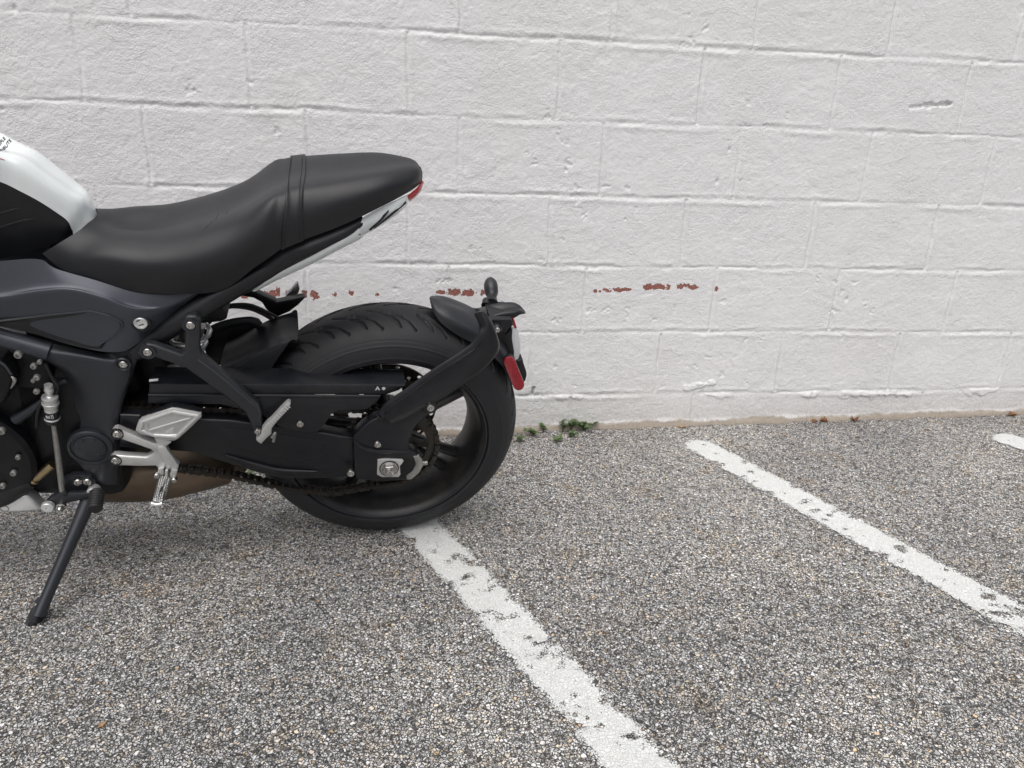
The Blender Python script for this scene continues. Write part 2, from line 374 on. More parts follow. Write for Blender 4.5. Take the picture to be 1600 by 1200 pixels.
def m_wall():
    s = NT('painted_block'); co = s.coord()
    at = s.n('ShaderNodeAttribute', attribute_name='chip')
    n1 = s.noise(co, 2.2, 4, .6); n2 = s.noise(co, 26, 4, .6); n3 = s.noise(co, 330, 3, .65); n4 = s.noise(co, 120, 3, .65); n5 = s.noise(co, 210, 2, .5, .6)
    col = s.mix(n2, (.735, .739, .748), (.79, .792, .799))
    col = s.mix(s.ramp(n1, [(.50, 0.0), (.80, .35)]), col, (.70, .69, .655))
    sp = s.n('ShaderNodeSeparateXYZ'); s.l(co, sp.inputs[0])
    zz = s.math('ADD', sp.outputs[2], s.math('MULTIPLY', s.math('SUBTRACT', s.noise(co, 9, 6, .7), .5), .045))
    dirt = s.math('MULTIPLY', s.ramp(zz, [(.015, 1.0), (.14, 0.0)]), s.ramp(n4, [(.35, .1), (.7, .8)]))
    col = s.mix(dirt, col, (.50, .475, .44))
    foot = s.ramp(zz, [(.018, 1.0), (.023, 0.0)])
    footc = s.mix(n4, (.29, .245, .20), (.47, .425, .36))
    col = s.mix(foot, col, footc)
    chip = s.ramp(s.math('MULTIPLY', at.outputs['Fac'], s.math('ADD', s.math('MULTIPLY', n3, .9), .55)), [(.34, 0.0), (.40, 1.0)])
    brick = s.mix(n4, (.19, .055, .042), (.34, .13, .10)); brick = s.mix(s.ramp(n3, [(.5, 0.0), (.7, .5)]), brick, (.62, .50, .46))
    col = s.mix(chip, col, brick)
    hgt = s.math('ADD', s.math('MULTIPLY', n3, .55), s.math('ADD', s.math('MULTIPLY', n4, .35), s.math('MULTIPLY', s.ramp(n5, [(.40, 0.0), (.60, 1.0)]), .35)))
    hgt = s.math('SUBTRACT', hgt, s.math('MULTIPLY', chip, .8))
    hgt = s.math('MULTIPLY', hgt, s.ramp(s.noise(co, 5.5, 4, .6), [(.36, .35), (.62, 1.0)]))
    s.set(Base_Color=col, Roughness=s.mix(s.math('MAXIMUM', foot, chip), (.52,) * 3, (.85,) * 3), Normal=s.bump(hgt, .85, .0021), Specular_IOR_Level=.4)
    return s.m
M['wall'] = m_wall()
wx = graded(-1.25, 2.30, .0027, -5, 7, 1.12, .03); wz = graded(-.03, 1.36, .0027, -.04, 3.2, 1.12, .03)
X, Zw = np.meshgrid(wx, wz)
dd = relief(X, Zw)
me = grid_mesh('block_wall', X, -dd, Zw)
at = me.attributes.new('chip', 'FLOAT', 'POINT'); at.data.foreach_set('value', chipmap(X, Zw).ravel().astype(np.float32))
wall = link('block_wall', me, None, M['wall'])
tag(wall, 'white painted concrete block wall with thick mortar joints and small red chips', 'wall')
bm = bmesh.new(); bmesh.ops.create_cube(bm, size=1.0)
for v in bm.verts: v.co = Vector((1 + v.co.x * 12, .13 + v.co.y * .2, 1.58 + v.co.z * 3.24))
me = bpy.data.meshes.new('coping'); bm.to_mesh(me); bm.free()
link('core', me, wall, M['wall'])

# ------------------------------------------------------------------ motorcycle frame of reference
# local axes: x forward, y to the bike's left, z up; origin on the ground under the rear axle; the bike leans on its stand
WCW = np.array([-0.04263758, -0.58011213, 0.28274013])
AX = np.array([-0.99666397, -0.08161448, 0.0]); AY = np.array([0.07887858, -0.96325355, -0.2567504]); AZ = np.array([0.02095455, -0.25589388, 0.96647774])
ZR = .2935                                    # axle height
ORG = WCW - AZ * ZR
bike = empty('motorcycle')
bike.matrix_world = Matrix(((AX[0], AY[0], AZ[0], ORG[0]), (AX[1], AY[1], AZ[1], ORG[1]), (AX[2], AY[2], AZ[2], ORG[2]), (0, 0, 0, 1)))
tag(bike, 'black and white motorcycle parked on its side stand beside the white wall', 'motorcycle')
def B(px, py, lat):
    """where the sight line through a photo pixel meets the plane y = lat of the bike"""
    d = FW + (px - 800) / FPX * RT - (py - 600) / FPX * UP
    o = CAM - ORG; t = (lat - o @ AY) / (d @ AY); p = o + t * d
    return np.array([p @ AX, lat, p @ AZ])

class MB:
    def __init__(s): s.v = []; s.f = []
    def add(s, v, f):
        k = len(s.v); s.v += [tuple(map(float, p)) for p in v]; s.f += [tuple(i + k for i in q) for q in f]; return s
    def frombm(s, bm):
        bm.verts.ensure_lookup_table(); bm.verts.index_update()
        s.add([v.co for v in bm.verts], [[v.index for v in f.verts] for f in bm.faces]); bm.free(); return s
    def build(s, name, mat, parent=bike, angle=35, label=None):
        me = bpy.data.meshes.new(name); me.from_pydata(s.v, [], s.f); me.update()
        bm = bmesh.new(); bm.from_mesh(me); bmesh.ops.recalc_face_normals(bm, faces=bm.faces); bm.to_mesh(me); bm.free()
        me.polygons.foreach_set('use_smooth', [True] * len(me.polygons)); me.set_sharp_from_angle(angle=math.radians(angle))
        o = link(name, me, parent, M[mat] if isinstance(mat, str) else mat)
        if label: o['label'] = label
        return o
    def box(s, c, d, rot=None, bev=.002):
        bm = bmesh.new(); bmesh.ops.create_cube(bm, size=1)
        for v in bm.verts: v.co = Vector((v.co.x * d[0], v.co.y * d[1], v.co.z * d[2]))
        if bev: bmesh.ops.bevel(bm, geom=bm.edges[:], offset=min(bev, min(d) * .4), segments=2, profile=.5, affect='EDGES')
        R = rot.to_3x3() if rot else Matrix.Identity(3)
        for v in bm.verts: v.co = R @ v.co + Vector(c)
        return s.frombm(bm)
    def tube(s, pts, r, n=14, cap=True, sm=6, flat=None):
        P = np.array([np.asarray(p, float) for p in pts]); R = np.full(len(P), r, float) if np.isscalar(r) else np.array(r, float)
        if sm > 1 and len(P) > 2:
            P = cr1(P, sm); R = cr1(R[:, None], sm)[:, 0]
        T = np.gradient(P, axis=0); T /= np.linalg.norm(T, axis=1)[:, None] + 1e-12
        a = np.array([0, 1.0, 0]); a = a if abs(T[0] @ a) < .9 else np.array([1.0, 0, 0])
        N = np.cross(T[0], a); N /= np.linalg.norm(N); vs = []; fs = []
        th = np.linspace(0, 2 * np.pi, n, endpoint=False)
        for i in range(len(P)):
            N = N - T[i] * (N @ T[i]); N /= np.linalg.norm(N); Bn = np.cross(T[i], N)
            fl = flat if flat else 1.0
            for t in th: vs.append(P[i] + R[i] * (math.cos(t) * N + fl * math.sin(t) * Bn))
        for i in range(len(P) - 1):
            for j in range(n): fs.append((i * n + j, i * n + (j + 1) % n, (i + 1) * n + (j + 1) % n, (i + 1) * n + j))
        if cap:
            fs.append(tuple(range(n))[::-1]); fs.append(tuple((len(P) - 1) * n + j for j in range(n)))
        return s.add(vs, fs)
    def lathe(s, prof, c, n=24, axis='y', closed=False):
        """prof: (offset along axis, radius)"""
        vs = []; fs = []; c = np.asarray(c, float)
        for (h, r) in prof:
            for k in range(n):
                t = 2 * math.pi * k / n
                if axis == 'y': vs.append(c + (r * math.cos(t), h, r * math.sin(t)))
                elif axis == 'x': vs.append(c + (h, r * math.cos(t), r * math.sin(t)))
                else: vs.append(c + (r * math.cos(t), r * math.sin(t), h))
        m = len(prof)
        for i in range(m - 1 + (1 if closed else 0)):
            for k in range(n): fs.append((i * n + k, i * n + (k + 1) % n, ((i + 1) % m) * n + (k + 1) % n, ((i + 1) % m) * n + k))
        if not closed:
            if prof[0][1] > 1e-6: fs.append(tuple(range(n))[::-1])
            if prof[-1][1] > 1e-6: fs.append(tuple((m - 1) * n + k for k in range(n)))
        return s.add(vs, fs)
    def plate(s, pts, lat, th, bev=.002, smooth=0, seg=2):
        """a traced outline with real thickness: near face at y=lat, far face at lat-th"""
        if smooth: pts = cr_closed(pts, smooth)
        P = [B(p[0], p[1], p[2] if len(p) > 2 else lat) for p in pts]
        bm = bmesh.new(); vs = [bm.verts.new(p) for p in P]; f = bm.faces.new(vs)
        r = bmesh.ops.extrude_face_region(bm, geom=[f])
        nv = [e for e in r['geom'] if isinstance(e, bmesh.types.BMVert)]
        for v in nv: v.co.y -= th
        bmesh.ops.recalc_face_normals(bm, faces=bm.faces)
        if bev:
            fr = set(vs); ed = [e for e in bm.edges if e.verts[0] in fr and e.verts[1] in fr] + [e for e in bm.edges if e.verts[0] not in fr and e.verts[1] not in fr]
            bmesh.ops.bevel(bm, geom=ed, offset=bev, segments=seg, profile=.5, affect='EDGES', clamp_overlap=True)
        bmesh.ops.triangulate(bm, faces=[f for f in bm.faces if len(f.verts) > 4])
        return s.frombm(bm)
    def sheet(s, G, th):
        """grid of points given thickness along its normal"""
        G = np.asarray(G); n, m, _ = G.shape
        Nn = gnormals(G); A = G.reshape(-1, 3); C = (G - Nn * th).reshape(-1, 3)
        fs = []; k = n * m
        for i in range(n - 1):
            for j in range(m - 1):
                a, b, c, d = i * m + j, i * m + j + 1, (i + 1) * m + j + 1, (i + 1) * m + j
                fs.append((a, b, c, d)); fs.append((k + d, k + c, k + b, k + a))
        for i in range(n - 1):
            for j in (0, m - 1): fs.append((i * m + j, (i + 1) * m + j, k + (i + 1) * m + j, k + i * m + j))
        for j in range(m - 1):
            for i in (0, n - 1): fs.append((i * m + j, i * m + j + 1, k + i * m + j + 1, k + i * m + j))
        return s.add(np.concatenate([A, C]), fs)
def cr1(P, k):
    P = np.asarray(P, float); n = len(P); E = np.concatenate([[2 * P[0] - P[1]], P, [2 * P[-1] - P[-2]]]); out = []
    for i in range(n - 1):
        a, b, c, d = E[i:i + 4]
        for t in np.arange(k) / k:
            out.append(.5 * (2 * b + (c - a) * t + (2 * a - 5 * b + 4 * c - d) * t * t + (3 * b - a - 3 * c + d) * t ** 3))
    out.append(P[-1]); return np.array(out)
def cr_closed(pts, k):
    P = np.array([p if len(p) > 2 else (*p, np.nan) for p in pts], float); n = len(P); out = []
    for i in range(n):
        a, b, c, d = P[i - 1], P[i], P[(i + 1) % n], P[(i + 2) % n]
        for t in np.arange(k) / k: out.append(.5 * (2 * b + (c - a) * t + (2 * a - 5 * b + 4 * c - d) * t * t + (3 * b - a - 3 * c + d) * t ** 3))
    return [tuple(q) if not np.isnan(q[2]) else (q[0], q[1]) for q in out]
def grid_px(rows, k=1.0): return np.array([[B(p[0], p[1], p[2] * k) for p in r] for r in rows])
def mirror_full(G): return np.concatenate([G, (G[:, ::-1] * np.array([1, -1, 1]))[:, 1:]], 1)
def refine(G, ki, kj):
    G = np.stack([cr1(G[:, j], ki) for j in range(G.shape[1])], 1); return np.stack([cr1(G[i], kj) for i in range(G.shape[0])], 0)
def proj(p):
    q = ORG + p[0] * AX + p[1] * AY + p[2] * AZ - CAM; zc = q @ FW
    return 800 + FPX * (q @ RT) / zc, 600 - FPX * (q @ UP) / zc
def fit_top(G, sil, wts, it=10):
    """raise or lower each section so that the far shoulder of the full shell reaches the height read off the photo"""
    G = G.copy(); G0 = G.copy(); sx = [q[0] for q in sil]; sy = [q[1] for q in sil]
    for _ in range(it):
        F = mirror_full(G)
        for i in range(len(G)):
            P = np.array([proj(q) for q in cr1(F[i], 5) if abs(q[1]) <= max(abs(G[i, 1, 1]), .004)]); m = (np.interp(P[:, 0], sx, sy) - P[:, 1]).max()
            G[i, :, 2] = np.clip(G[i, :, 2] - np.array(wts) * m / 700, G0[i, :, 2] - .07, G0[i, :, 2] + .09)
    D = G - G0; K = D.copy(); K[1:-1] = .25 * D[:-2] + .5 * D[1:-1] + .25 * D[2:]
    return G0 + K
def gnormals(G):
    a = np.gradient(G, axis=0); b = np.gradient(G, axis=1); N = np.cross(a, b); N /= np.linalg.norm(N, axis=2)[..., None] + 1e-9
    c = G.reshape(-1, 3).mean(0); mid = N[G.shape[0] // 2, G.shape[1] // 2]; p = G[G.shape[0] // 2, G.shape[1] // 2]
    ref = np.array([0, .3 * np.sign(p[1]) if abs(p[1]) > .02 else 0, 1.0])
    if abs(mid[1]) > .8: ref = np.array([0, np.sign(p[1]) or 1, 0])
    return N if mid @ ref > 0 else -N
def mb_grid(G):
    n, m, _ = G.shape; b = MB()
    return b.add(G.reshape(-1, 3), [(i * m + j, i * m + j + 1, (i + 1) * m + j + 1, (i + 1) * m + j) for i in range(n - 1) for j in range(m - 1)])
def bolt(px, py, lat, r, parent=bike, mat='bolt', dome=.5, name='bolt', pos=None):
    c = B(px, py, lat) if pos is None else np.asarray(pos)
    b = MB(); h = r * dome
    b.lathe([(-.004, r * 1.0), (h * .35, r * 1.0), (h * .8, r * .88), (h, r * .62), (h, r * .45), (h * .35, r * .42), (h * .35, 0)], c, 18)
    return b.build(name, mat, parent, angle=40)
def mirrored(o, parent=bike):
    me = o.data.copy(); me.transform(Matrix.Diagonal((1, -1, 1, 1))); me.flip_normals()
    return link(o.name.split('.')[0], me, parent)

# ------------------------------------------------------------------ rear wheel: tyre with cut grooves, rim, spokes, sprocket, disc
AXLE = np.array([0, 0, ZR])
def tyre_mesh(name, c, R, hw, rb, groove=True, nth=2000, parent=None):
    npf = 190
    s = np.linspace(-1, 1, npf)
    ang = s * math.radians(118)
    ctr = R - .076
    lat = np.where(np.abs(ang) < math.pi / 2, hw * np.sin(ang), np.sign(ang) * hw * (1 - .10 * ((np.abs(ang) - math.pi / 2) / (math.radians(28))) ** 2))
    rad = np.where(np.abs(ang) < math.pi / 2, ctr + .076 * np.cos(ang), 0)
    k = np.clip((np.abs(ang) - math.pi / 2) / math.radians(28), 0, 1)
    rad = np.where(np.abs(ang) < math.pi / 2, rad, ctr - (ctr - rb) * k)
    arc = np.concatenate([[0], np.cumsum(np.hypot(np.diff(lat), np.diff(rad)))]); arc -= arc[-1] / 2
    th = np.linspace(0, 2 * np.pi, nth, endpoint=False)
    TH, S = np.meshgrid(th, arc, indexing='ij')
    dep = np.zeros_like(TH)
    if groove:
        NP = 26; pitch = 2 * math.pi * R / NP
        def cut(path, side, ph):
            nonlocal dep
            x = ((TH * R / pitch + ph) % 1.0) * pitch
            y = S * side
            for sh in (-pitch, 0, pitch):
                for (p0, p1, w0, w1) in path:
                    ax, ay = p0; bx, by = p1; dx, dy = bx - ax, by - ay; L2 = dx * dx + dy * dy
                    t = np.clip(((x + sh - ax) * dx + (y - ay) * dy) / L2, 0, 1)
                    q = np.hypot(x + sh - ax - t * dx, y - ay - t * dy); wv = w0 + (w1 - w0) * t
                    np.maximum(dep, sstep(wv + .0006, wv - .0006, q) * np.where(wv > .0024, .0060, .0052), out=dep)
        A = [((.000, .008), (.026, .019), .0016, .0018), ((.026, .019), (.040, .027), .0018, .0048), ((.040, .027), (.058, .042), .0048, .0042), ((.058, .042), (.066, .054), .0042, .0016)]
        Bp = [((.000, .016), (.016, .022), .0018, .0048), ((.016, .022), (.034, .030), .0048, .0038), ((.034, .030), (.050, .040), .0018, .0016), ((.050, .040), (.066, .058), .0016, .0016), ((.0655, .0575), (.066, .058), .0028, .0028)]
        for side, o in ((1, 0.0), (-1, .5)):
            cut(A, side, o); cut(Bp, side, o + .55)
    # sidewall ring and moulded edge
    ring = np.exp(-((np.abs(S) - (arc[-1] - .014)) / .0012) ** 2) * .0012 + np.exp(-((np.abs(S) - (arc[-1] - .040)) / .0010) ** 2) * .0012 + np.exp(-((np.abs(S) - (arc[-1] - .052)) / .0009) ** 2) * -.0006
    LAT = np.broadcast_to(lat, TH.shape); RAD = np.broadcast_to(rad, TH.shape)
    nl = np.gradient(rad); nr = -np.gradient(lat); nn = np.hypot(nl, nr); nl, nr = -nl / nn, -nr / nn
    d = dep - ring
    lt = LAT - d * nl * np.sign(1); rd = RAD - d * nr
    X = c[0] + rd * np.cos(TH); Zt = c[2] + rd * np.sin(TH); Yt = c[1] + lt
    co = np.stack([X, Yt, Zt], -1).reshape(-1, 3).astype(np.float32)
    idx = np.arange(nth * npf).reshape(nth, npf); nx = np.roll(idx, -1, 0)
    f = np.stack([idx[:, :-1], idx[:, 1:], nx[:, 1:], nx[:, :-1]], -1).reshape(-1, 4).astype(np.int32)
    me = bpy.data.meshes.new(name); me.vertices.add(len(co)); me.vertices.foreach_set('co', co.ravel()); me.loops.add(f.size); me.loops.foreach_set('vertex_index', f.ravel())
    me.polygons.add(len(f)); me.polygons.foreach_set('loop_start', np.arange(0, f.size, 4, dtype=np.int32)); me.polygons.foreach_set('use_smooth', np.ones(len(f), bool)); me.update(calc_edges=True)
    return link(name, me, parent, M['tyre'])
TW = .084
def wheel_root(name, loc):
    o = bpy.data.objects.new(name, None); COL.objects.link(o); o.parent = bike; o.location = loc; o.empty_display_size = .05; return o
rw = wheel_root('rear_wheel', (0, 0, 0))
tyre_mesh('tyre', AXLE, .2925, TW, .2150, parent=rw)
def rim_mb(c, w, r):
    b = MB()
    pr = [(w, r + .004), (w + .0015, r), (w - .002, r - .003), (w - .006, r - .009), (w - .016, r - .012), (w - .030, r - .020), (w - .045, r - .027), (.012, r - .030)]
    prof = pr + [(-h, q) for h, q in pr[::-1]]
    back = [(-w, r + .004), (-w + .006, r + .001), (-w + .018, r - .004), (-.01, r - .020), (.01, r - .020), (w - .018, r - .004), (w - .006, r + .001)]
    return b.lathe(prof + back, c, 96, closed=True)
rim = rim_mb(AXLE, .0775, .2120).build('rim', 'rim', rw, angle=50)
t_ = np.linspace(0, 2 * np.pi, 121)
for sd in (1, -1):
    MB().tube([AXLE + (.2118 * math.cos(a), sd * .0785, .2118 * math.sin(a)) for a in t_], .0021, 8, cap=False, sm=1).build('rim_lip', 'satin', rw)  # lighter than the rim: the lip's highlight is put into its colour
def spokes(c, n, r0, r1, ph, parent, lat=.0, wd=.011):
    for k in range(n):
        b = MB()
        for sg in (-1, 1):
            a0 = ph + 2 * math.pi * k / n; a1 = a0 + sg * .13
            p0 = c + np.array([r0 * math.cos(a0 + sg * .12), lat + .012, r0 * math.sin(a0 + sg * .12)]); p1 = c + np.array([r1 * math.cos(a1), lat, r1 * math.sin(a1)])
            pm = (p0 + p1) / 2 + np.array([0, .004, 0])
            b.tube([p0, pm, p1 + (p1 - p0) * .04], [wd * 1.25, wd, wd * 1.15], 10, flat=1.35)
        b.build('spoke', 'rim', parent)
spokes(AXLE, 5, .042, .183, math.radians(219), rw)
MB().lathe([(-.06, .030), (-.05, .044), (-.012, .050), (.02, .055), (.05, .052), (.058, .040), (.072, .032)], AXLE, 36).build('hub', 'rim', rw)
# sprocket
SP = AXLE + np.array([0, .083, 0]); SR = .1015
def sprocket(c):
    b = MB(); n = 43; vs = []; fs = []; K = n * 4
    for lay in (0, 1):
        y = .003 if lay == 0 else -.003
        for k in range(K):
            t = 2 * math.pi * k / K; ro = SR + (.0035, .0010, -.0042, .0010)[k % 4]
            vs += [c + (ro * math.cos(t), y, ro * math.sin(t)), c + (.080 * math.cos(t), y, .080 * math.sin(t))]
    for k in range(K):
        a, q = 2 * k, 2 * ((k + 1) % K); o = 2 * K
        fs += [(a, q, q + 1, a + 1), (o + a + 1, o + q + 1, o + q, o + a), (a, o + a, o + q, q), (a + 1, q + 1, o + q + 1, o + a + 1)]
    b.add(vs, fs)
    for k in range(5):
        a0 = 2 * math.pi * k / 5 + .5
        b.tube([c + (.045 * math.cos(a0), -.006, .045 * math.sin(a0)), c + (.066 * math.cos(a0 + .1), -.003, .066 * math.sin(a0 + .1)), c + (.083 * math.cos(a0 + .12), 0, .083 * math.sin(a0 + .12))], [.014, .010, .012], 10, flat=.5)
    b.lathe([(-.012, .05), (.0, .05), (.004, .045), (.004, .03)], c, 30)
    return b.build('sprocket', 'chain', rw)
sprocket(SP)
# brake disc with drilled holes on the far side
def disc(c, r0, r1, parent):
    b = MB(); nt_, nr_ = 36, 2
    for lay, y in ((0, .0022), (1, -.0022)):
        for i in range(nt_):
            for j in range(nr_):
                ta, tb = 2 * math.pi * i / nt_, 2 * math.pi * (i + 1) / nt_; ra, rb = r0 + (r1 - r0) * j / nr_, r0 + (r1 - r0) * (j + 1) / nr_
                def pt(u, v): t = ta + (tb - ta) * u; r = ra + (rb - ra) * v; return c + (r * math.cos(t), y, r * math.sin(t))
                ring = [(0, 0), (.5, 0), (1, 0), (1, .5), (1, 1), (.5, 1), (0, 1), (0, .5)]
                if (i + j * 2) % 3 == 0:
                    hole = [(.5 + .30 * math.cos(math.radians(a)), .5 + .30 * math.sin(math.radians(a))) for a in (225, 270, 315, 0, 45, 90, 135, 180)]
                    vs = [pt(*q) for q in ring] + [pt(*q) for q in hole]
                    b.add(vs, [(k, (k + 1) % 8, 8 + (k + 1) % 8, 8 + k) for k in range(8)])
                else: b.add([pt(*q) for q in ring], [tuple(range(8))])
    K = 72
    for r in (r0, r1):
        vs = []
        for k in range(K):
            t = 2 * math.pi * k / K; vs += [c + (r * math.cos(t), .0022, r * math.sin(t)), c + (r * math.cos(t), -.0022, r * math.sin(t))]
        b.add(vs, [(2 * k, 2 * ((k + 1) % K), 2 * ((k + 1) % K) + 1, 2 * k + 1) for k in range(K)])
    return b.build('brake_disc', 'chain', parent)
disc(AXLE + np.array([0, -.062, 0]), .086, .118, rw)
b = MB()
for k in range(6):
    t = 2 * math.pi * k / 6 + .3; b.tube([AXLE + (.04 * math.cos(t), -.055, .04 * math.sin(t)), AXLE + (.09 * math.cos(t + .25), -.062, .09 * math.sin(t + .25))], .008, 8)
b.build('disc_carrier', 'dark', rw)
MB().plate([(500, 606), (520, 590), (548, 577), (585, 569), (614, 569), (624, 580), (622, 596), (612, 608), (570, 612)], -.060, .03, .006).build('brake_bracket', 'dark', bike)
MB().plate([(532, 590), (556, 580), (570, 588), (566, 604), (538, 606)], -.048, .012, .004).build('brake_caliper', 'caliper', bike)
MB().plate([(628, 603), (640, 597), (655, 600), (660, 607), (640, 612), (628, 611)], -.05, .03, .004).build('caliper_bracket', 'caliper', bike)

# ------------------------------------------------------------------ chain
def chain():
    y = SP[1]
    U = B(196, 634, y); Lw = B(279, 731, y); Lm = B(365, 742, y); Lf = B(200, 716, y)
    top = AXLE + np.array([SR * math.cos(math.radians(84)), 0, SR * math.sin(math.radians(84))])
    pts = [np.array([U[0] + .03, y, U[2] + .003]), U, np.array([(U[0] + top[0]) / 2, y, (U[2] + top[2]) / 2 - .004])]
    for a in np.linspace(84, 270, 40): pts.append(AXLE + np.array([SR * -abs(1) * math.sin(math.radians(a - 90)) if False else SR * math.cos(math.radians(a)), 0, SR * math.sin(math.radians(a))]))
    pts += [B(520, 769, y), B(470, 763, y), B(430, 757, y), Lm, Lw, Lf]
    P = np.array(pts); P[:, 1] = y
    seg = np.linalg.norm(np.diff(P, axis=0), axis=1); A = np.concatenate([[0], np.cumsum(seg)])
    pit = .01468; n = int(A[-1] / pit); s = np.arange(n + 1) * pit
    Q = np.stack([np.interp(s, A, P[:, i]) for i in range(3)], 1)
    b = MB()
    for i in range(n):
        p, q = Q[i], Q[i + 1]; t = (q - p) / np.linalg.norm(q - p); nr = np.array([-t[2], 0, t[0]]); m = (p + q) / 2; L = pit
        outl = []
        for (e, sg) in ((q, 1), (p, -1)):
            for a in (-75, -40, 0, 40, 75):
                a = math.radians(a); outl.append(e + sg * t * .0063 * math.cos(a) + sg * nr * .0063 * math.sin(a))
            outl.append(m + sg * nr * .0042)
        off, thk = (.0095, .002) if i % 2 else (.0068, .002)
        for sd in (1, -1):
            K = len(outl); vs = [o + np.array([0, sd * off, 0]) for o in outl] + [o + np.array([0, sd * (off - thk), 0]) for o in outl]
            b.add(vs, [tuple(range(K)), tuple(range(2 * K - 1, K - 1, -1))] + [(k, (k + 1) % K, K + (k + 1) % K, K + k) for k in range(K)])
        b.lathe([(-.0105, .0026), (-.0068, .0026), (-.0067, .0046), (.0067, .0046), (.0068, .0026), (.0108, .0026)], p, 10)
    b.build('drive_chain', 'chain', bike, angle=30)
chain()

# ------------------------------------------------------------------ swingarm, guards, axle blocks
sw = MB().plate([(186, 648), (240, 650), (300, 655), (360, 657), (435, 667), (500, 676), (553, 686), (556, 716), (552, 746), (500, 749), (445, 749), (405, 741), (374, 731), (340, 720), (300, 708), (186, 700)], .112, .034, .006, seg=3)
sw.tube([B(352, 711, .113), B(400, 726, .114), B(440, 735, .114), B(495, 737, .113)], [.0025, .006, .006, .003], 10)
sw.plate([(345, 668), (430, 677), (508, 690), (498, 717), (470, 722), (430, 716), (360, 697)], .1135, .004, .003)
swing = sw.build('swingarm', 'swing', bike, angle=40)
MB().plate([(186, 648), (300, 655), (435, 667), (553, 686), (552, 746), (445, 749), (374, 731), (300, 708), (186, 700)], -.08, .034, .006).build('swingarm', 'swing', bike)
MB().plate([(372, 600, .06), (352, 596, .06), (352, 720, .06), (395, 738, .06)], .07, .17, .006).build('swingarm_brace', 'swing', bike)
# chain guard: a long box on top of the run with a dropped face
cgm = MB().plate([(233, 600), (400, 601), (560, 601.5), (634, 602), (624, 610), (604, 617), (232, 617)], .118, .06, .003)
cgm.plate([(232, 618), (330, 619), (595, 619.5), (588, 630), (572, 640), (545, 642), (528, 642), (517, 648), (503, 670), (495, 676), (470, 675), (436, 667), (420, 655), (400, 645), (345, 632), (231, 630)], .1185, .004, .0018)
cgm.tube([B(232, 617.5, .119), B(420, 618.2, .119), B(594, 619, .119)], .0028, 8, sm=1)
guard = cgm.build('chain_guard', 'guard', bike, angle=40)
bolt(469, 662, .1195, .0075, guard, dome=.55)
lb = MB().plate([(584, 603), (604, 603), (604, 611), (584, 611)], .1188, .0006, 0).build('warning_label', 'decal', guard)
mk = MB().plate([(586, 609.5), (590, 603.5), (594, 609.5), (591.5, 609.5), (590, 606.3), (588.4, 609.5)], .1192, .0004, 0)
mk.lathe([(0, .0035), (.0003, .0035)], B(599.5, 607, .1190), 14)
mk.build('warning_mark', 'label', guard)
MB().plate([(233, 594), (247, 593), (247, 595.5), (233, 597)], .118, .004, .0008).build('guard_tab', 'label', bike)
# rear casting with the axle slot
cs = MB().plate([(553, 681), (566, 668), (581, 657), (600, 650), (620, 640), (643, 630), (660, 626), (676, 627), (682, 635), (680, 644), (668, 650), (655, 660), (646, 672), (641, 686), (638, 698), (640, 704), (650, 708), (657, 716), (660, 727), (654, 741), (640, 751), (600, 752), (557, 750), (553, 716)], .128, .03, .004, seg=3)
cs.tube([B(552, 688, .128), B(580, 704, .1295), B(640, 706, .128)], [.002, .005, .002], 8)
cast = cs.build('axle_carrier', 'swing', swing, angle=40)
MB().plate([(588, 720), (600, 716), (640, 716), (650, 722), (648, 738), (640, 746), (590, 747)], .1285, .003, .001).build('axle_slot', 'dark', swing)
MB().plate([(590, 719, .132), (600, 717.5, .132), (629, 718.5, .132), (631, 721, .132), (625, 729, .132), (626, 742, .132), (623, 746, .132), (596, 746, .132), (589, 742, .132)], .132, .006, .0018).build('axle_block', 'silver', swing)
MB().plate([(646, 714), (655, 712.5), (660, 719), (661, 728), (655, 739), (643, 749), (636, 750), (635, 744), (645, 736), (650, 726), (648, 719)], .131, .008, .0015).build('adjuster_cap', 'steel', swing)
MB().tube([B(655, 725, .12), B(668, 723, .12)], .0045, 8, sm=1).build('adjuster_bolt', 'steel', swing)
nut = MB(); cN = B(608, 732, .133)
for (h0, h1, r) in ((0, .002, .0185), (.002, .011, .0150)):
    nut.lathe([(h0, r), (h1 - .001, r), (h1, r * .92), (h1, r * .5)], cN, 6 if r < .018 else 24)
nut.lathe([(.009, .0085), (.018, .0085), (.019, .006), (.019, .0)], cN, 18)
nut.build('axle_nut', 'bolt', swing, angle=30)
MB().lathe([(-.003, .0205), (.0006, .0205), (.0006, .012)], cN, 28).build('axle_washer', 'socket', swing)
bolt(590, 694.5, .130, .0075, swing); bolt(548, 739, .131, .0085, swing, dome=.6)
# hugger over the front of the rear tyre
hg = grid_px([
    [(345, 612, .062), (345, 598, .062), (346, 588, .052), (348, 574, 0)],
    [(364, 612, .062), (363, 588, .062), (364, 578, .052), (366, 564, 0)],
    [(388, 606, .061), (388, 569, .061), (388, 559, .051), (390, 546, 0)],
    [(410, 596, .060), (413, 549, .060), (413, 540, .050), (414, 526, 0)],
    [(434, 560, .059), (440, 532, .058), (440, 524, .048), (441, 510, 0)],
    [(456, 530, .057), (460, 520, .056), (461, 512, .046), (464, 499, 0)]])
hg = fit_top(hg, [(340, 541), (350, 536), (362, 529), (388, 516), (408, 507), (440, 492), (450, 488), (471, 484.6), (480, 486)], [.0, .35, .8, 1])
MB().sheet(refine(mirror_full(hg), 6, 4), .003).build('hugger', 'guard', bike, angle=50)
MB().plate([(314, 528), (330, 516), (347, 508), (367, 502.5), (385, 500), (398, 501), (408, 508), (395, 530), (360, 566), (335, 572), (322, 556)], -.07, .02, .006, smooth=2).build('hugger_front', 'guard', bike)
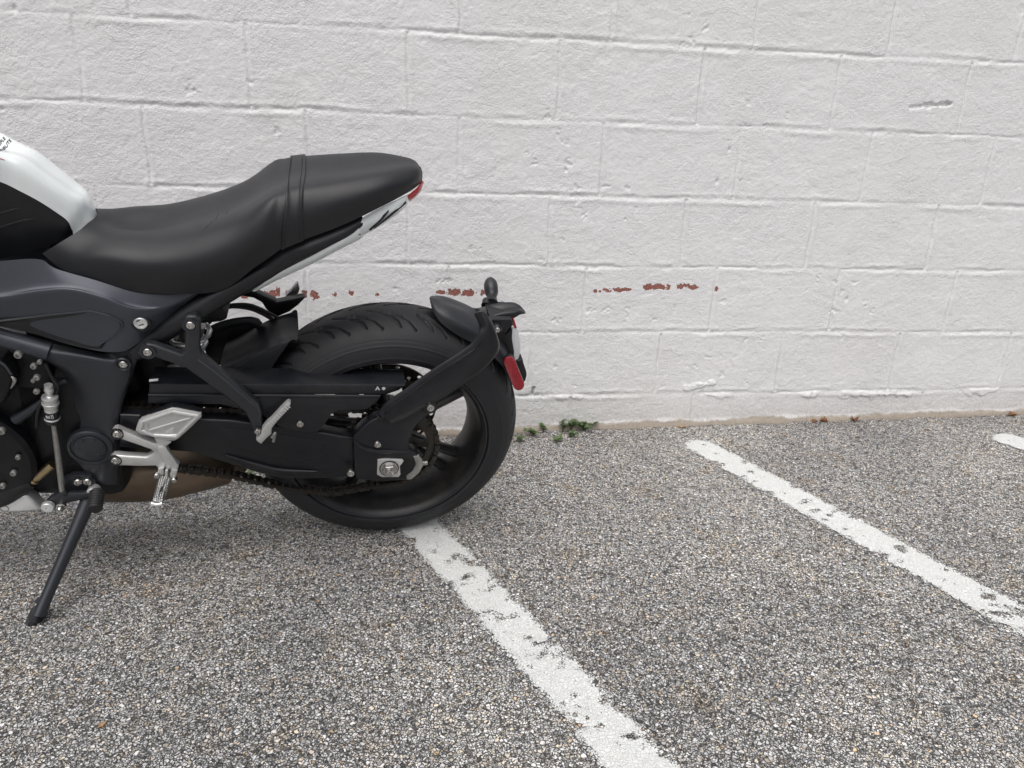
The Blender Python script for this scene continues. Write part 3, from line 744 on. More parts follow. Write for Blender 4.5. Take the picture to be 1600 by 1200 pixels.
MB().tube([B(312, 531, -.05), B(330, 517, -.05), B(350, 508, -.05), B(372, 503, -.05), B(392, 502, -.05), B(406, 509, -.05)], .010, 10, flat=.6).build('hugger_rim', 'guard', bike)

# ------------------------------------------------------------------ plate holder behind the wheel
arm = [(588, 655), (596, 636), (612, 622), (636, 606), (676, 578), (722, 550), (739, 536), (749, 520), (752, 510), (746, 499), (742, 488), (752, 482), (763, 494), (767, 504), (774, 516), (781, 530), (780, 543), (772, 556), (750, 581), (722, 602), (684, 627), (660, 636), (630, 640), (606, 655), (596, 662)]
ag = grid_px([
    [(588, 652, .126), (590, 648, .129), (600, 652, .137), (608, 657, .137), (612, 662, .130)],
    [(600, 634, .126), (603, 630, .129), (614, 638, .138), (624, 650, .137), (627, 656, .130)],
    [(633, 610, .126), (636, 606, .129), (644, 618, .138), (654, 636, .137), (657, 641, .130)],
    [(672, 582, .126), (676, 578, .129), (684, 593, .138), (690, 618, .137), (691, 624, .130)],
    [(718, 553, .126), (722, 549, .129), (728, 566, .138), (730, 592, .137), (729, 598, .130)],
    [(737, 538, .124), (740, 534, .127), (750, 549, .136), (760, 568, .134), (759, 574, .127)],
    [(747, 522, .120), (750, 519, .123), (761, 528, .131), (777, 542, .129), (780, 546, .122)],
    [(749, 509, .112), (752, 507, .115), (762, 508, .122), (772, 514, .120), (775, 517, .113)],
    [(741, 491, .100), (744, 489, .103), (754, 487, .108), (764, 494, .106), (767, 497, .100)]])
ar = MB().sheet(refine(ag, 6, 4), .014)
holder = ar.build('plate_arm', 'swing', bike, angle=40)
bolt(672.5, 636, .137, .0085, bike, dome=.7)
MB().plate([(662, 627), (676, 625), (684, 632), (683, 642), (672, 648), (660, 644)], .134, .02, .004, smooth=2).build('arm_boss', 'swing', bike)
fd = grid_px([
    [(672, 472, .008), (672, 469, .006), (672, 466, .003), (673, 464, 0)],
    [(677, 487, .045), (679, 478, .040), (682, 468, .022), (686, 461.5, 0)],
    [(691, 506, .072), (697, 490, .066), (703, 473, .035), (706, 465, 0)],
    [(717, 525, .084), (722, 505, .078), (726, 484, .04), (728, 474, 0)],
    [(740, 537, .088), (744, 516, .082), (747, 496, .042), (748, 484, 0)],
    [(764, 552, .088), (768, 532, .082), (770, 512, .042), (771, 500, 0)],
    [(787, 575, .084), (790, 556, .078), (792, 538, .04), (793, 526, 0)],
    [(800, 604, .07), (803, 588, .065), (805, 572, .035), (806, 560, 0)]], 0.64)
fd = fit_top(fd, [(668, 470), (671, 465), (677, 461), (704, 465), (728, 475), (743, 483), (760, 494), (775, 508), (790, 526), (800, 546), (806, 566)], [0, .4, .8, 1])
MB().sheet(refine(mirror_full(fd), 6, 6), .003).build('rear_fender', 'satin', bike, angle=60)
hood = grid_px([
    [(744, 496, .050), (743, 489, .046), (744, 485, .03), (746, 483, 0)],
    [(762, 502, .058), (758, 490, .054), (760, 480, .034), (764, 475, 0)],
    [(782, 503, .060), (780, 488, .058), (782, 476, .036), (786, 471, 0)],
    [(803, 497, .056), (803, 486, .055), (806, 476, .034), (808, 472, 0)],
    [(812, 492, .046), (814, 486, .044), (816, 480, .026), (817, 477, 0)],
    [(821, 490, .02), (821.5, 488, .018), (821, 484, .01), (821, 482, 0)]], 0.42)
hood = fit_top(hood, [(740, 484), (745, 482), (757, 479), (768, 473), (787, 472), (810, 474), (818, 481), (822, 489)], [0, .3, .8, 1])
MB().sheet(refine(mirror_full(hood), 5, 5), .004).build('plate_hood', 'plastic', bike, angle=50)
MB().plate([(767, 499), (800, 499), (802, 509), (796, 514), (790, 522), (786, 524), (781, 512), (778, 508), (768, 514)], .040, .08, .003).build('lamp_bracket', 'plastic', bike)
MB().plate([(768, 514), (779, 508), (790, 523), (800, 512), (803, 530), (806, 552), (802, 566), (790, 560), (783, 545), (776, 528)], .030, .06, .004).build('plate_bracket', 'plastic', bike)
MB().lathe([(-.012, .0105), (0, .0105), (.003, .008), (.003, .0055)], B(777, 515, .052), 20).build('bracket_boss', 'plastic', bike)
bolt(777.5, 515.5, .056, .0055, bike)
MB().plate([(801, 498), (804, 500), (808, 513), (804, 514)], .03, .06, .0015).build('rear_lamp_lens', 'redlens', bike)
pl = grid_px([[(801, 512, .03), (800, 530, .03), (802, 550, .03), (806, 565, .03)], [(806, 513, .028), (807, 530, .028), (808, 548, .028), (809, 563, .028)], [(810, 519, .018), (812.5, 532, .018), (813, 546, .018), (811, 560, .018)], [(811, 522, -.03), (814, 534, -.03), (814, 546, -.03), (811, 558, -.03)]])
MB().sheet(refine(pl, 4, 4), .003).build('plate_lamp', 'lens', bike, angle=60)
MB().plate([(805, 566), (812, 563), (817, 562), (818, 567), (823, 582), (823, 590), (820, 597), (814, 598), (808, 584)], .034, .05, .006, smooth=2).build('lamp_cap', 'plastic', bike)
cap = []
a0, a1, rr = np.array([796.5, 567.0]), np.array([810.5, 601.5]), 9.0; dv = (a1 - a0) / np.linalg.norm(a1 - a0); nv = np.array([-dv[1], dv[0]])
for t in np.linspace(-90, 90, 9): cap.append(tuple(a1 + rr * (dv * math.cos(math.radians(t)) + nv * math.sin(math.radians(t)))))
for t in np.linspace(90, 270, 9): cap.append(tuple(a0 + rr * (dv * math.cos(math.radians(t)) + nv * math.sin(math.radians(t)))))
MB().plate([tuple(np.array(q) + (.2, -1.2)) for q in cap], .072, .012, .002).build('reflector_base', 'plastic', bike)
MB().plate(cap, .0745, .006, .0018).build('side_reflector', 'reflector', bike)
# turn signal reaching up on the far side of the holder
ti = MB().tube([B(768, 476, -.035), B(768, 470, -.05), B(769, 462, -.062)], [.015, .0125, .0095], 14)
ti.build('signal_stem', 'plastic', bike)
ths = MB().tube([B(769, 465, -.062), B(768, 457, -.075), B(767, 448, -.086), B(766.5, 440, -.098), B(766.5, 433.5, -.108)], [.0095, .0145, .0155, .0125, .003], 16)
ths.build('turn_signal', 'satin', bike, angle=60)
MB().tube([B(759, 478, -.03), B(761, 470, -.045)], .010, 12, sm=1).build('signal_mount', 'plastic', bike)

# ------------------------------------------------------------------ seat
sg = grid_px([
    [(66, 396, 0.06944), (92, 379, 0.0682), (120, 358, 0.0527), (136, 342, 0.02976), (149, 330, 0)],
    [(96, 420, 0.0854), (120, 392, 0.0826), (146, 360, 0.063), (158, 342, 0.0364), (168, 330, 0)],
    [(140, 434, 0.1033), (160, 398, 0.1033), (180, 362, 0.07708), (190, 341, 0.04592), (200, 330, 0)],
    [(215, 456, 0.1135), (222, 412, 0.1209), (236, 368, 0.093), (242, 342, 0.0558), (248, 327, 0)],
    [(290, 459, .116), (294, 414, .132), (306, 362, .108), (311, 332, .066), (316, 312, 0)],
    [(348, 453, .116), (354, 404, .134), (366, 344, .114), (368, 312, .072), (372, 293, 0)],
    [(398, 418, .120), (404, 372, .132), (414, 308, .112), (414, 284, .074), (416, 264, 0)],
    [(428, 397, .120), (431, 350, .124), (435, 298, .104), (436, 274, .070), (437, 255, 0)],
    [(440, 389, .119), (442, 345, .122), (446, 295, .102), (447, 272, .068), (448, 253, 0)],
    [(474, 375, .114), (473, 335, .116), (473, 290, .096), (474, 268, .064), (476, 249, 0)],
    [(530, 354, .104), (534, 316, .105), (537, 281, .086), (538, 262, .058), (540, 247, 0)],
    [(588, 327, .088), (592, 298, .088), (594, 272, .070), (594, 258, .047), (594, 246, 0)],
    [(628, 306, .062), (633, 288, .062), (634, 270, .048), (632, 259, .032), (630, 250, 0)],
    [(649, 292, .038), (653, 280, .038), (653, 268, .028), (650, 262, .018), (647, 257, 0)],
    [(658, 283, .012), (660, 278, .012), (660, 274, .009), (659, 271, .005), (657, 268, 0)]])
sg = fit_top(sg, [(60, 328), (148, 325.5), (180, 325), (200, 325), (237, 322), (275, 316), (312, 306), (340, 300), (353, 296), (384, 282), (407, 265), (423, 254), (433, 250), (446, 247.5), (471, 244), (507, 241), (554, 239), (605, 239), (631, 243), (650, 252.5), (659, 263), (662, 274)], [0, .1, .5, .8, 1])
SF = mirror_full(sg)
KI, KJ = 8, 6
SR_ = refine(SF, KI, KJ)
# the line where rider and pillion pads meet
seat = mb_grid(SR_)
lo = SR_[:, 0]; hi = SR_[:, -1]; m = len(lo)
under = np.stack([lo, lo * np.array([1, .85, 1]) + np.array([0, 0, -.004]), hi * np.array([1, .85, 1]) + np.array([0, 0, -.004]), hi], 1)
n0 = len(seat.v); seat.add(under.reshape(-1, 3), [(i * 4 + j, i * 4 + j + 1, (i + 1) * 4 + j + 1, (i + 1) * 4 + j) for i in range(m - 1) for j in range(3)])
seat_o = seat.build('seat', 'vinyl', bike, angle=60)
SN = gnormals(SR_)
def on_seat(i, j, off):
    i0 = min(int(i), SR_.shape[0] - 2); f = i - i0; j0 = min(int(j), SR_.shape[1] - 2); g = j - j0
    p = (SR_[i0, j0] * (1 - f) + SR_[i0 + 1, j0] * f) * (1 - g) + (SR_[i0, j0 + 1] * (1 - f) + SR_[i0 + 1, j0 + 1] * f) * g
    return p + SN[i0, j0] * off
i_a, i_b = 8 * KI + .0, 9 * KI - .2
J = np.linspace(0, SR_.shape[1] - 1.001, 70)
prof = [(i_a - .35, -.002), (i_a - .25, .0022), (i_a + .1, .0034), (i_a + 1.5, .0030), (i_a + 1.9, .0036), (i_a + 2.3, .0030), ((i_a + i_b) / 2, .0030), (i_b - 2.0, .0030), (i_b - 1.6, .0036), (i_b - 1.2, .0030), (i_b - .15, .0034), (i_b + .2, .0022), (i_b + .3, -.002)]
mb_grid(np.array([[on_seat(i, j, o) for j in J] for i, o in prof])).build('seat_strap', 'vinyl', bike, angle=50)
st = MB()
for ii in (i_a + 1.1, i_b - .8):
    for k in range(2, 150, 2):
        j0 = k / 150 * (SR_.shape[1] - 1.01); j1 = (k + 1.1) / 150 * (SR_.shape[1] - 1.01)
        if j0 < SR_.shape[1] * .62: st.tube([on_seat(ii, j0, .0032), on_seat(ii, (j0 + j1) / 2, .0040), on_seat(ii, j1, .0032)], .0007, 5, sm=1)
st.build('stitching', 'thread', bike)
SPX = np.array([[proj(q) for q in r] for r in SR_[:, :SR_.shape[1] // 2 + 1]])
def seat_at(px, py):
    d = np.hypot(SPX[..., 0] - px, SPX[..., 1] - py); i, j = np.unravel_index(d.argmin(), d.shape); q = B(px, py, SR_[i, j][1]); n = SN[i, j]
    return q - n * ((q - SR_[i, j]) @ n) + n * .0002
sf = MB()
for (a, b2) in (((335, 343), (342.5, 336)), ((317, 360), (326, 351)), ((328, 349), (331, 346)), ((352, 334), (357, 330))): sf.tube([seat_at(*a), seat_at((a[0] + b2[0]) / 2 + .6, (a[1] + b2[1]) / 2), seat_at(*b2)], [.0003, .0007, .0003], 5, flat=.4)
sf.build('scuff', 'scuff', seat_o)

# ------------------------------------------------------------------ tail
tl = grid_px([
    [(348, 446, .094), (360, 458, .104), (372, 462, .10), (376, 463, .085)],
    [(396, 411, .098), (410, 428, .112), (418, 438, .108), (418, 441, .09)],
    [(443, 380, .098), (456, 398, .112), (462, 410, .108), (462, 414, .09)],
    [(472, 369, .096), (484, 387, .110), (490, 396, .106), (490, 400, .088)],
    [(527, 348, .086), (535, 365, .099), (540, 372, .096), (540, 376, .08)],
    [(564, 335, .078), (567, 347, .087), (566, 355, .086), (563, 360, .07)]])
tr = refine(tl, 6, 5)
t1 = MB().sheet(tr, .004).build('tail_trim', 'plastic', bike, angle=50); mirrored(t1)
tw = grid_px([
    [(394, 453, .101), (398, 453, .098), (404, 450, .090), (407, 448, .075)],
    [(428, 429, .106), (432, 431, .103), (438, 432, .095), (440, 432, .078)],
    [(475, 405, .103), (480, 408, .100), (484, 411, .092), (486, 411, .075)],
    [(520, 381, .098), (524, 385, .095), (528, 388, .087), (530, 388, .07)],
    [(548, 366, .092), (552, 370, .089), (556, 374, .082), (558, 374, .065)],
    [(560, 356, .0885), (562, 360, .087), (565, 367, .080), (566, 369, .063)]])
t2 = MB().sheet(refine(tw, 6, 5), .003).build('tail_panel', 'white', bike, angle=50); mirrored(t2)
tp = grid_px([
    [(567, 340, .0845), (563, 350, .0885), (558, 360, .089), (564, 368, .080), (567, 369, .062)],
    [(584, 330.5, .080), (583, 341, .083), (582, 350, .083), (584, 358, .075), (586, 359, .058)],
    [(604, 320.5, .073), (604, 329, .075), (604, 337, .075), (606, 344, .068), (608, 345, .052)],
    [(622, 312, .064), (622, 318, .066), (622, 325, .066), (624, 331, .060), (626, 331, .045)],
    [(637, 305, .052), (637, 309, .053), (636, 314, .053), (636, 319, .048), (638, 319, .035)]])
t3 = MB().sheet(refine(tp, 6, 6), .003).build('tail_panel', 'white', bike, angle=60); mirrored(t3)
def stripe(name, pts, lats, mat='decal'):
    G = grid_px([[(a[0], a[1], l) for a in r] for r, l in zip(pts, lats)])
    return MB().sheet(refine(G, 4, 2), .0012).build(name, mat, t3)
stripe('tail_stripe', [[(576.5, 358.5), (578.5, 361)], [(592, 342), (596, 345)], [(607.5, 328.5), (607.5, 331)]], [.0825, .0795, .0755])
stripe('tail_stripe', [[(584, 356.8), (585, 357.5)], [(606, 337.8), (608.5, 340)], [(634.5, 314), (635, 317.5)]], [.0795, .0765, .0555])
stripe('tail_mark', [[(557.5, 360), (559.5, 366.5)], [(562.5, 361), (563.5, 368)]], [.0900, .0885])
rl = grid_px([
    [(636, 305.5, .053), (637, 309, .052), (638, 312.5, .046), (638.5, 314, .035)],
    [(645, 299, .044), (646, 302, .043), (647.5, 305, .039), (648, 306, .030)],
    [(653, 291.5, .033), (654.5, 294, .032), (655.5, 296, .028), (656, 297, .020)],
    [(659, 283, .014), (659.6, 285, .013), (659.3, 286.5, .011), (659, 287.5, .006)]])
t4 = MB().sheet(refine(rl, 5, 4), .003).build('tail_light', 'redlens', bike, angle=60); mirrored(t4)

# ------------------------------------------------------------------ tank
tk = grid_px([
    [(118, 382, .036), (136, 374, .034), (149, 364, .021), (153, 356, 0)],
    [(114, 365, 0.03528), (128, 352, 0.03096), (140, 338, 0.01872), (147, 328, 0)],
    [(106, 346, 0.0399), (118, 326, 0.0343), (128, 310, 0.0196), (134, 303, 0)],
    [(88, 332, 0.04216), (98, 306, 0.03672), (106, 292, 0.02176), (112, 285, 0)],
    [(62, 315, 0.04454), (68, 285, 0.03944), (74, 268, 0.0238), (78, 259, 0)],
    [(32, 299, 0.04624), (33, 262, 0.04148), (36, 241, 0.02584), (38, 230, 0)],
    [(0, 284, 0.05004), (-2, 243, 0.045), (-2, 221, 0.0288), (-1, 209, 0)],
    [(-60, 266, 0.0705), (-62, 215, 0.0635), (-63, 188, 0.041), (-62, 173, 0)],
    [(-140, 254, 0.1128), (-145, 190, 0.1016), (-148, 156, 0.0656), (-148, 138, 0)],
    [(-230, 258, 0.128), (-236, 184, 0.114), (-240, 148, 0.072), (-240, 128, 0)],
    [(-300, 290, 0.09), (-306, 215, 0.08), (-310, 170, 0.05), (-312, 146, 0)]])
tk = np.concatenate([tk[:1], fit_top(tk[1:], [(-330, 190), (-312, 168), (-240, 150), (-140, 152), (-60, 176), (0, 203), (25, 215), (50, 230), (75, 249), (100, 267), (120, 285), (137, 300), (147, 314), (149, 326)], [0, .35, .75, 1])])
TK = refine(mirror_full(tk), 8, 7)
tank = MB().sheet(TK, .003).build('fuel_tank', 'white', bike, angle=60)
pk = grid_px([
    [(112.5, 357, 0.036), (113.5, 361, 0.03582), (114, 366, 0.03528)],
    [(105, 346.5, 0.04007), (103, 358, 0.04077), (99, 375, 0.0385)],
    [(87, 332.5, 0.04233), (84, 352, 0.04301), (68, 387, 0.03842)],
    [(61, 315.5, 0.04471), (56, 346, 0.0442), (34, 396, 0.0391)],
    [(31, 299.5, 0.04641), (25, 340, 0.04522), (0, 405, 0.03944)],
    [(-1, 284.5, 0.05022), (-10, 338, 0.0486), (-40, 415, 0.04176)],
    [(-60, 266, 0.07075), (-75, 325, 0.06825), (-110, 425, 0.058)],
    [(-140, 254, 0.1132), (-155, 320, 0.1092), (-200, 430, 0.0928)],
    [(-230, 259, 0.128), (-240, 330, 0.125), (-280, 430, 0.11)]])
PK = refine(pk, 8, 8)
pad = MB().sheet(PK, .004).build('knee_pad', 'plastic', bike, angle=60); mirrored(pad)
PKX = np.array([[proj(q) for q in r] for r in PK])
def on_pad(px, py):
    d = np.hypot(PKX[..., 0] - px, PKX[..., 1] - py); i, j = np.unravel_index(d.argmin(), d.shape); return B(px, py, PK[i, j][1] + .0006)
gr = MB()
gr.tube([on_pad(-30, 341), on_pad(0, 332.5), on_pad(18, 328), on_pad(29, 325)], [.0014, .0014, .0014, .0004], 6)
gr.tube([on_pad(-30, 364), on_pad(0, 355), on_pad(30, 346), on_pad(54, 341.5)], [.0014, .0014, .0014, .0004], 6)
gr.build('pad_rib', 'satin', pad)
# lettering on the tank, laid on the shell
TN = gnormals(TK); half = TK.shape[1] // 2 + 1
TPX = np.array([[proj(TK[i, j]) for j in range(TK.shape[1])] for i in range(TK.shape[0])])
TFACE = np.array([[TN[i, j] @ np.array([(CAM - ORG) @ AX - TK[i, j][0], (CAM - ORG) @ AY - TK[i, j][1], (CAM - ORG) @ AZ - TK[i, j][2]]) for j in range(TK.shape[1])] for i in range(TK.shape[0])]) > 0
def on_shell(px, py, off=.001):
    d = np.where(TFACE, np.hypot(TPX[..., 0] - px, TPX[..., 1] - py), 1e9); i, j = np.unravel_index(d.argmin(), d.shape)
    q = B(px, py, TK[i, j][1]); n = TN[i, j]
    return TK[i, j] + (q - TK[i, j]) - n * ((q - TK[i, j]) @ n) + n * off, n
def lettering(txt, px, py, size, angdeg, mat='decal', name='tank_lettering'):
    cu = bpy.data.curves.new('t', 'FONT'); cu.body = txt; cu.size = size; cu.align_x = 'RIGHT'; cu.extrude = .05
    o = bpy.data.objects.new('t', cu); COL.objects.link(o); bpy.context.view_layer.update()
    me = bpy.data.meshes.new_from_object(o.evaluated_get(bpy.context.evaluated_depsgraph_get())); bpy.data.objects.remove(o)
    c, nrm = on_shell(px, py); a = math.radians(angdeg)
    def tan_pt(x, y):
        d = FW + (x - 800) / FPX * RT - (y - 600) / FPX * UP; dl = np.array([d @ AX, d @ AY, d @ AZ]); o = CAM - ORG; ol = np.array([o @ AX, o @ AY, o @ AZ])
        return ol + dl * (((c - ol) @ nrm) / (dl @ nrm))
    ex = tan_pt(px + math.cos(a), py - math.sin(a)) - tan_pt(px, py); ey = tan_pt(px - math.sin(a), py - math.cos(a)) - tan_pt(px, py)
    for v in me.vertices:
        q = c + ex * v.co.x + ey * v.co.y
        d = np.linalg.norm(TK - q, axis=2); i, j = np.unravel_index(d.argmin(), d.shape); n = TN[i, j]
        v.co = Vector(q - n * ((q - TK[i, j]) @ n) + n * (.0006 + (.0004 if v.co.z > 0 else 0)))
    return link(name, me, tank, M[mat])
lettering('TRIPLE', 9, 218, 6.6, 42)
lettering('TRIBUTE', 18, 222, 6.6, 42)
MB().tube([on_shell(x, y, .0004)[0] for x, y in ((-30, 243), (-10, 246), (0, 248), (8, 250))], [.0007, .0007, .0007, .0003], 6).build('tank_pinstripe', 'reddecal', tank)

# ------------------------------------------------------------------ side panel and lock
sp_ = grid_px([
    [(-170, 430, .100), (-170, 462, .116), (-170, 470, .122), (-170, 482, .118), (-170, 492, .112)],
    [(-80, 416, .100), (-80, 459, .117), (-80, 470, .124), (-80, 488, .119), (-80, 500, .112)],
    [(0, 408, .100), (0, 455, .118), (0, 467, .125), (0, 490, .120), (0, 509, .113)],
    [(60, 405, .100), (60, 447, .118), (60, 458, .126), (58, 492, .120), (55, 522, .113)],
    [(88, 420, .105), (108, 447, .121), (111, 457, .128), (110, 500, .120), (108, 538, .114)],
    [(150, 438, .109), (162, 459, .123), (160, 471, .130), (160, 512, .121), (158, 549, .115)],
    [(205, 455, .111), (202, 475, .123), (197, 483, .130), (193, 516, .121), (192, 549, .115)],
    [(250, 460, .110), (236, 479, .120), (229, 486, .125), (222, 511, .120), (216, 536, .113)],
    [(296, 459, .105), (275, 473, .112), (262, 482, .115), (252, 495, .112), (243, 514, .108)],
    [(312, 457, .100), (305, 463, .102), (297, 469, .103), (290, 475, .101), (280, 484, .098)]])
SPR = refine(sp_, 7, 5)
spo = MB().sheet(SPR, .004).build('side_panel', 'panel', bike, angle=60); mirrored(spo)
def on_panel(px, py):
    P = np.array([[proj(q) for q in r] for r in SPR]); d = np.hypot(P[..., 0] - px, P[..., 1] - py); i, j = np.unravel_index(d.argmin(), d.shape); return B(px, py, SPR[i, j][1] + .0006)
rr_ = [(-40, 507), (0, 501), (35, 497), (70, 493), (110, 489), (134, 486.5), (145, 487), (170, 493), (184, 499), (191, 505), (189, 515), (175, 526), (156, 538)]
MB().tube([on_panel(*q) for q in rr_], .0016, 8, sm=3).build('panel_edge', 'panel', spo)
rc = grid_px([
    [(-40, 508, .1205), (-40, 512, .1165), (-40, 505, .113)],
    [(0, 502.5, .1222), (0, 506, .1178), (2, 510, .1140)],
    [(70, 494.5, .1228), (68, 503, .1170), (58, 523, .1140)],
    [(134, 488, .1245), (132, 504, .1168), (112, 538, .1150)],
    [(148, 489, .1245), (154, 504, .1165), (138, 544, .1155)],
    [(172, 495, .1250), (166, 506, .1172), (152, 545, .1160)],
    [(186, 501, .1255), (178, 512, .1200), (158, 545, .1165)],
    [(190, 506, .1250), (186, 515, .1215), (160, 541, .1165)]])
MB().sheet(refine(rc, 4, 6), .003).build('panel_recess', 'plastic', spo, angle=60)
MB().lathe([(-.006, .0165), (.0005, .0165), (.0015, .0150), (.0005, .0130), (-.003, .0125), (-.003, 0)], on_panel(220, 505), 30).build('lock_ring', 'plastic', spo)
lk = MB().lathe([(-.004, .0112), (.0025, .0112), (.0035, .0100), (.0028, .0075), (.0012, .0072), (.0012, 0)], on_panel(220, 504.5), 30).build('seat_lock', 'alloy', spo, angle=30)
MB().box(on_panel(221, 507) + np.array([0, .0012, 0]), (.0085, .0012, .0018), Matrix.Rotation(math.radians(18), 4, 'Y'), .0003).build('key_slot', 'socket', lk)

# ------------------------------------------------------------------ main frame
fr = MB()
fr.tube([B(-180, 482, .094), B(-60, 510, .096), B(0, 527, .098), B(78, 549, .100)], [.019, .018, .0172, .0166], 18, flat=1.0)
fr.build('frame_rail', 'panel', bike)
pv = grid_px([
    [(81, 537, .094), (74, 548, .108), (66, 558, .110), (62, 560, .096)],
    [(100, 541, .094), (94, 552, .110), (84, 566, .112), (82, 570, .098)],
    [(130, 547, .094), (126, 558, .111), (112, 580, .111), (104, 590, .096)],
    [(162, 553, .094), (160, 566, .112), (134, 600, .111), (113, 612, .096)],
    [(190, 549, .096), (188, 578, .112), (150, 622, .112), (119, 636, .097)],
    [(203, 547, .096), (200, 590, .110), (160, 645, .113), (126, 655, .099)],
    [(216, 560, .094), (196, 610, .108), (165, 664, .114), (124, 672, .101)],
    [(198, 592, .092), (190, 640, .106), (168, 690, .115), (116, 690, .102)],
    [(190, 640, .092), (184, 668, .106), (168, 712, .114), (116, 712, .102)],
    [(186, 680, .092), (184, 706, .104), (170, 735, .112), (126, 728, .102)],
    [(186, 758, .092), (180, 757, .100), (165, 757, .108), (142, 748, .100)]])
PV = refine(pv, 6, 6)
pivot = MB().sheet(PV, .012).build('frame_plate', 'frame', bike, angle=50); mirrored(pivot)
MB().lathe([(-.008, .0135), (.0010, .0135), (.0025, .0120), (.0010, .0100), (-.002, .0098), (-.002, 0)], B(192, 569, .1135), 26).build('bolt_recess', 'frame', pivot)
bolt(192.5, 569.5, .1135, .0075, pivot, dome=.4)
MB().lathe([(-.012, .0405), (.001, .0405), (.003, .038), (.003, .0335), (.0, .0325), (.0, .029), (.003, .0275), (.0042, .018), (.0042, 0)], B(141, 700, .1165), 40).build('pivot_cap', 'frame', pivot, angle=30)
k_ = MB()
for a in range(6): k_.lathe([(0, .003), (.0012, .0025), (.0014, 0)], B(141, 700, .1207) + np.array([.020 * math.cos(a * 1.047), 0, .020 * math.sin(a * 1.047)]), 8)
k_.build('cap_lug', 'frame', pivot)
# subframe tube under the seat, mirrored for the far side
sb = MB().tube([B(212, 549, .098), B(250, 522, .100), B(300, 490, .102), B(350, 459, .100), B(400, 431, .098), B(450, 405, .094), B(510, 376, .086), B(570, 348, .07)], [.018, .0185, .019, .0185, .017, .016, .015, .013], 16)
s1 = sb.build('subframe_tube', 'plastic', bike); mirrored(s1)
# pillion hanger
ph = [(287, 502), (289, 496.5), (293, 494), (305, 494), (309, 496.5), (312.5, 503), (312.5, 517), (311.5, 546), (314, 554), (333, 571), (370, 603), (404, 632), (408, 646), (409.5, 664), (407, 674), (402, 679), (397, 677), (394, 667), (383, 645), (358, 624), (317, 595), (290, 576), (271, 569.5), (240, 558.5), (228, 558), (222, 552), (222.5, 544), (229, 537.5), (241, 539.5), (283, 555), (288, 551), (289, 522)]
pm = MB().plate(ph, .138, .020, .005, seg=3)
hang = pm.build('pillion_hanger', 'satin', bike, angle=35)
fct = grid_px([[(309, 563, .139), (316, 557, .135)], [(350, 594, .139), (357, 590, .135)], [(399, 636, .139), (404, 634, .135)]])
MB().sheet(refine(fct, 3, 3), .004).build('hanger_facet', 'panel', hang)  # paler strip paints the highlight along the hanger's upper bevel
MB().lathe([(-.010, .0135), (.0012, .0135), (.0012, .0090), (-.001, .0085), (-.001, 0)], B(297.5, 509, .1385), 24).build('bolt_boss', 'frame', hang)
MB().lathe([(-.010, .0135), (.0012, .0135), (.0012, .0090), (-.001, .0085), (-.001, 0)], B(230.5, 550.5, .1385), 24).build('bolt_boss', 'frame', hang)
bolt(297.5, 508.5, .1390, .0078, hang, dome=.4); bolt(230.5, 550.5, .1390, .0078, hang, dome=.4)
for q in ((303, 491), (238, 533)): MB().lathe([(0, .011), (.02, .011)], B(q[0], q[1] + 6, .118), 16).build('mount_lug', 'frame', hang)
# folded pillion peg
pp = MB().plate([(409, 672), (415, 664), (424, 656), (436, 643), (447, 632), (451, 630), (454, 632), (453, 638), (444, 648), (432, 661), (425, 670), (424, 679), (416, 686), (408, 695), (401, 690), (400, 687), (408, 679)], .152, .018, .004, seg=2)
peg = pp.build('pillion_peg', 'silver', bike, angle=40)
rb = MB()
for k in range(11):
    t = k / 10; a = np.array([416 + 32 * t, 664 - 31 * t]); rb.tube([B(a[0], a[1], .1525), B(a[0] + 5.5, a[1] + 4.0, .1525)], .0011, 6, sm=1)
rb.build('peg_ribs', 'alloy', peg)
bolt(402, 674, .146, .0058, hang, dome=.6)
MB().tube([B(424, 684, .143), B(430, 676, .138), B(427, 690, .138)], .003, 8).build('peg_spring', 'steel', peg)

# ------------------------------------------------------------------ rider footrest, cast aluminium
rh = [(173.5, 676), (177, 671.5), (183, 670.5), (192, 674.5), (237, 693), (254, 697), (259, 700), (266, 714), (279, 729), (277, 736), (268, 738), (258, 733), (246, 733), (243, 729), (216, 729.5), (190, 728.5), (179, 729), (172, 724.5), (171, 717), (176, 712.5), (183, 712), (200, 713.5), (228, 715), (236, 711), (240, 707.5), (234, 702), (212, 695), (190, 687.5), (181, 686.5), (175, 683)]
rm = MB().plate(rh, .140, .018, .0045, seg=3)
rh_o = rm.build('footrest_hanger', 'silver', bike, angle=40)
rf = MB().plate([(254, 698), (259, 699.5), (279, 728), (276, 735), (262, 732), (246, 706), (248, 700)], .1435, .006, .002)
rf.plate([(193, 678.5), (238, 697), (250, 702), (247, 707), (236, 702.5), (192, 686)], .1415, .004, .0015)
rf.build('hanger_rib', 'silver', rh_o, angle=40)
for q in ((182.5, 678.8), (180, 720)):
    MB().lathe([(-.004, .0115), (.001, .0115), (.001, .0098), (-.001, .0092), (-.001, 0)], B(q[0], q[1], .1405), 24).build('bolt_recess', 'socket', rh_o)
    bolt(q[0], q[1], .1405, .0075, rh_o, dome=.35)
hgd = MB().plate([(211.5, 674), (213, 667), (216.5, 658), (221, 654.5), (245, 646), (268, 638.5), (276, 639), (305, 644.5), (314, 647), (315, 652), (300, 667), (279, 686), (272, 689.5), (256, 689), (250, 687), (232, 682), (220, 679.5)], .142, .010, .003, seg=2)
hgo = hgd.build('heel_guard', 'silver', bike, angle=40)
fm = MB()
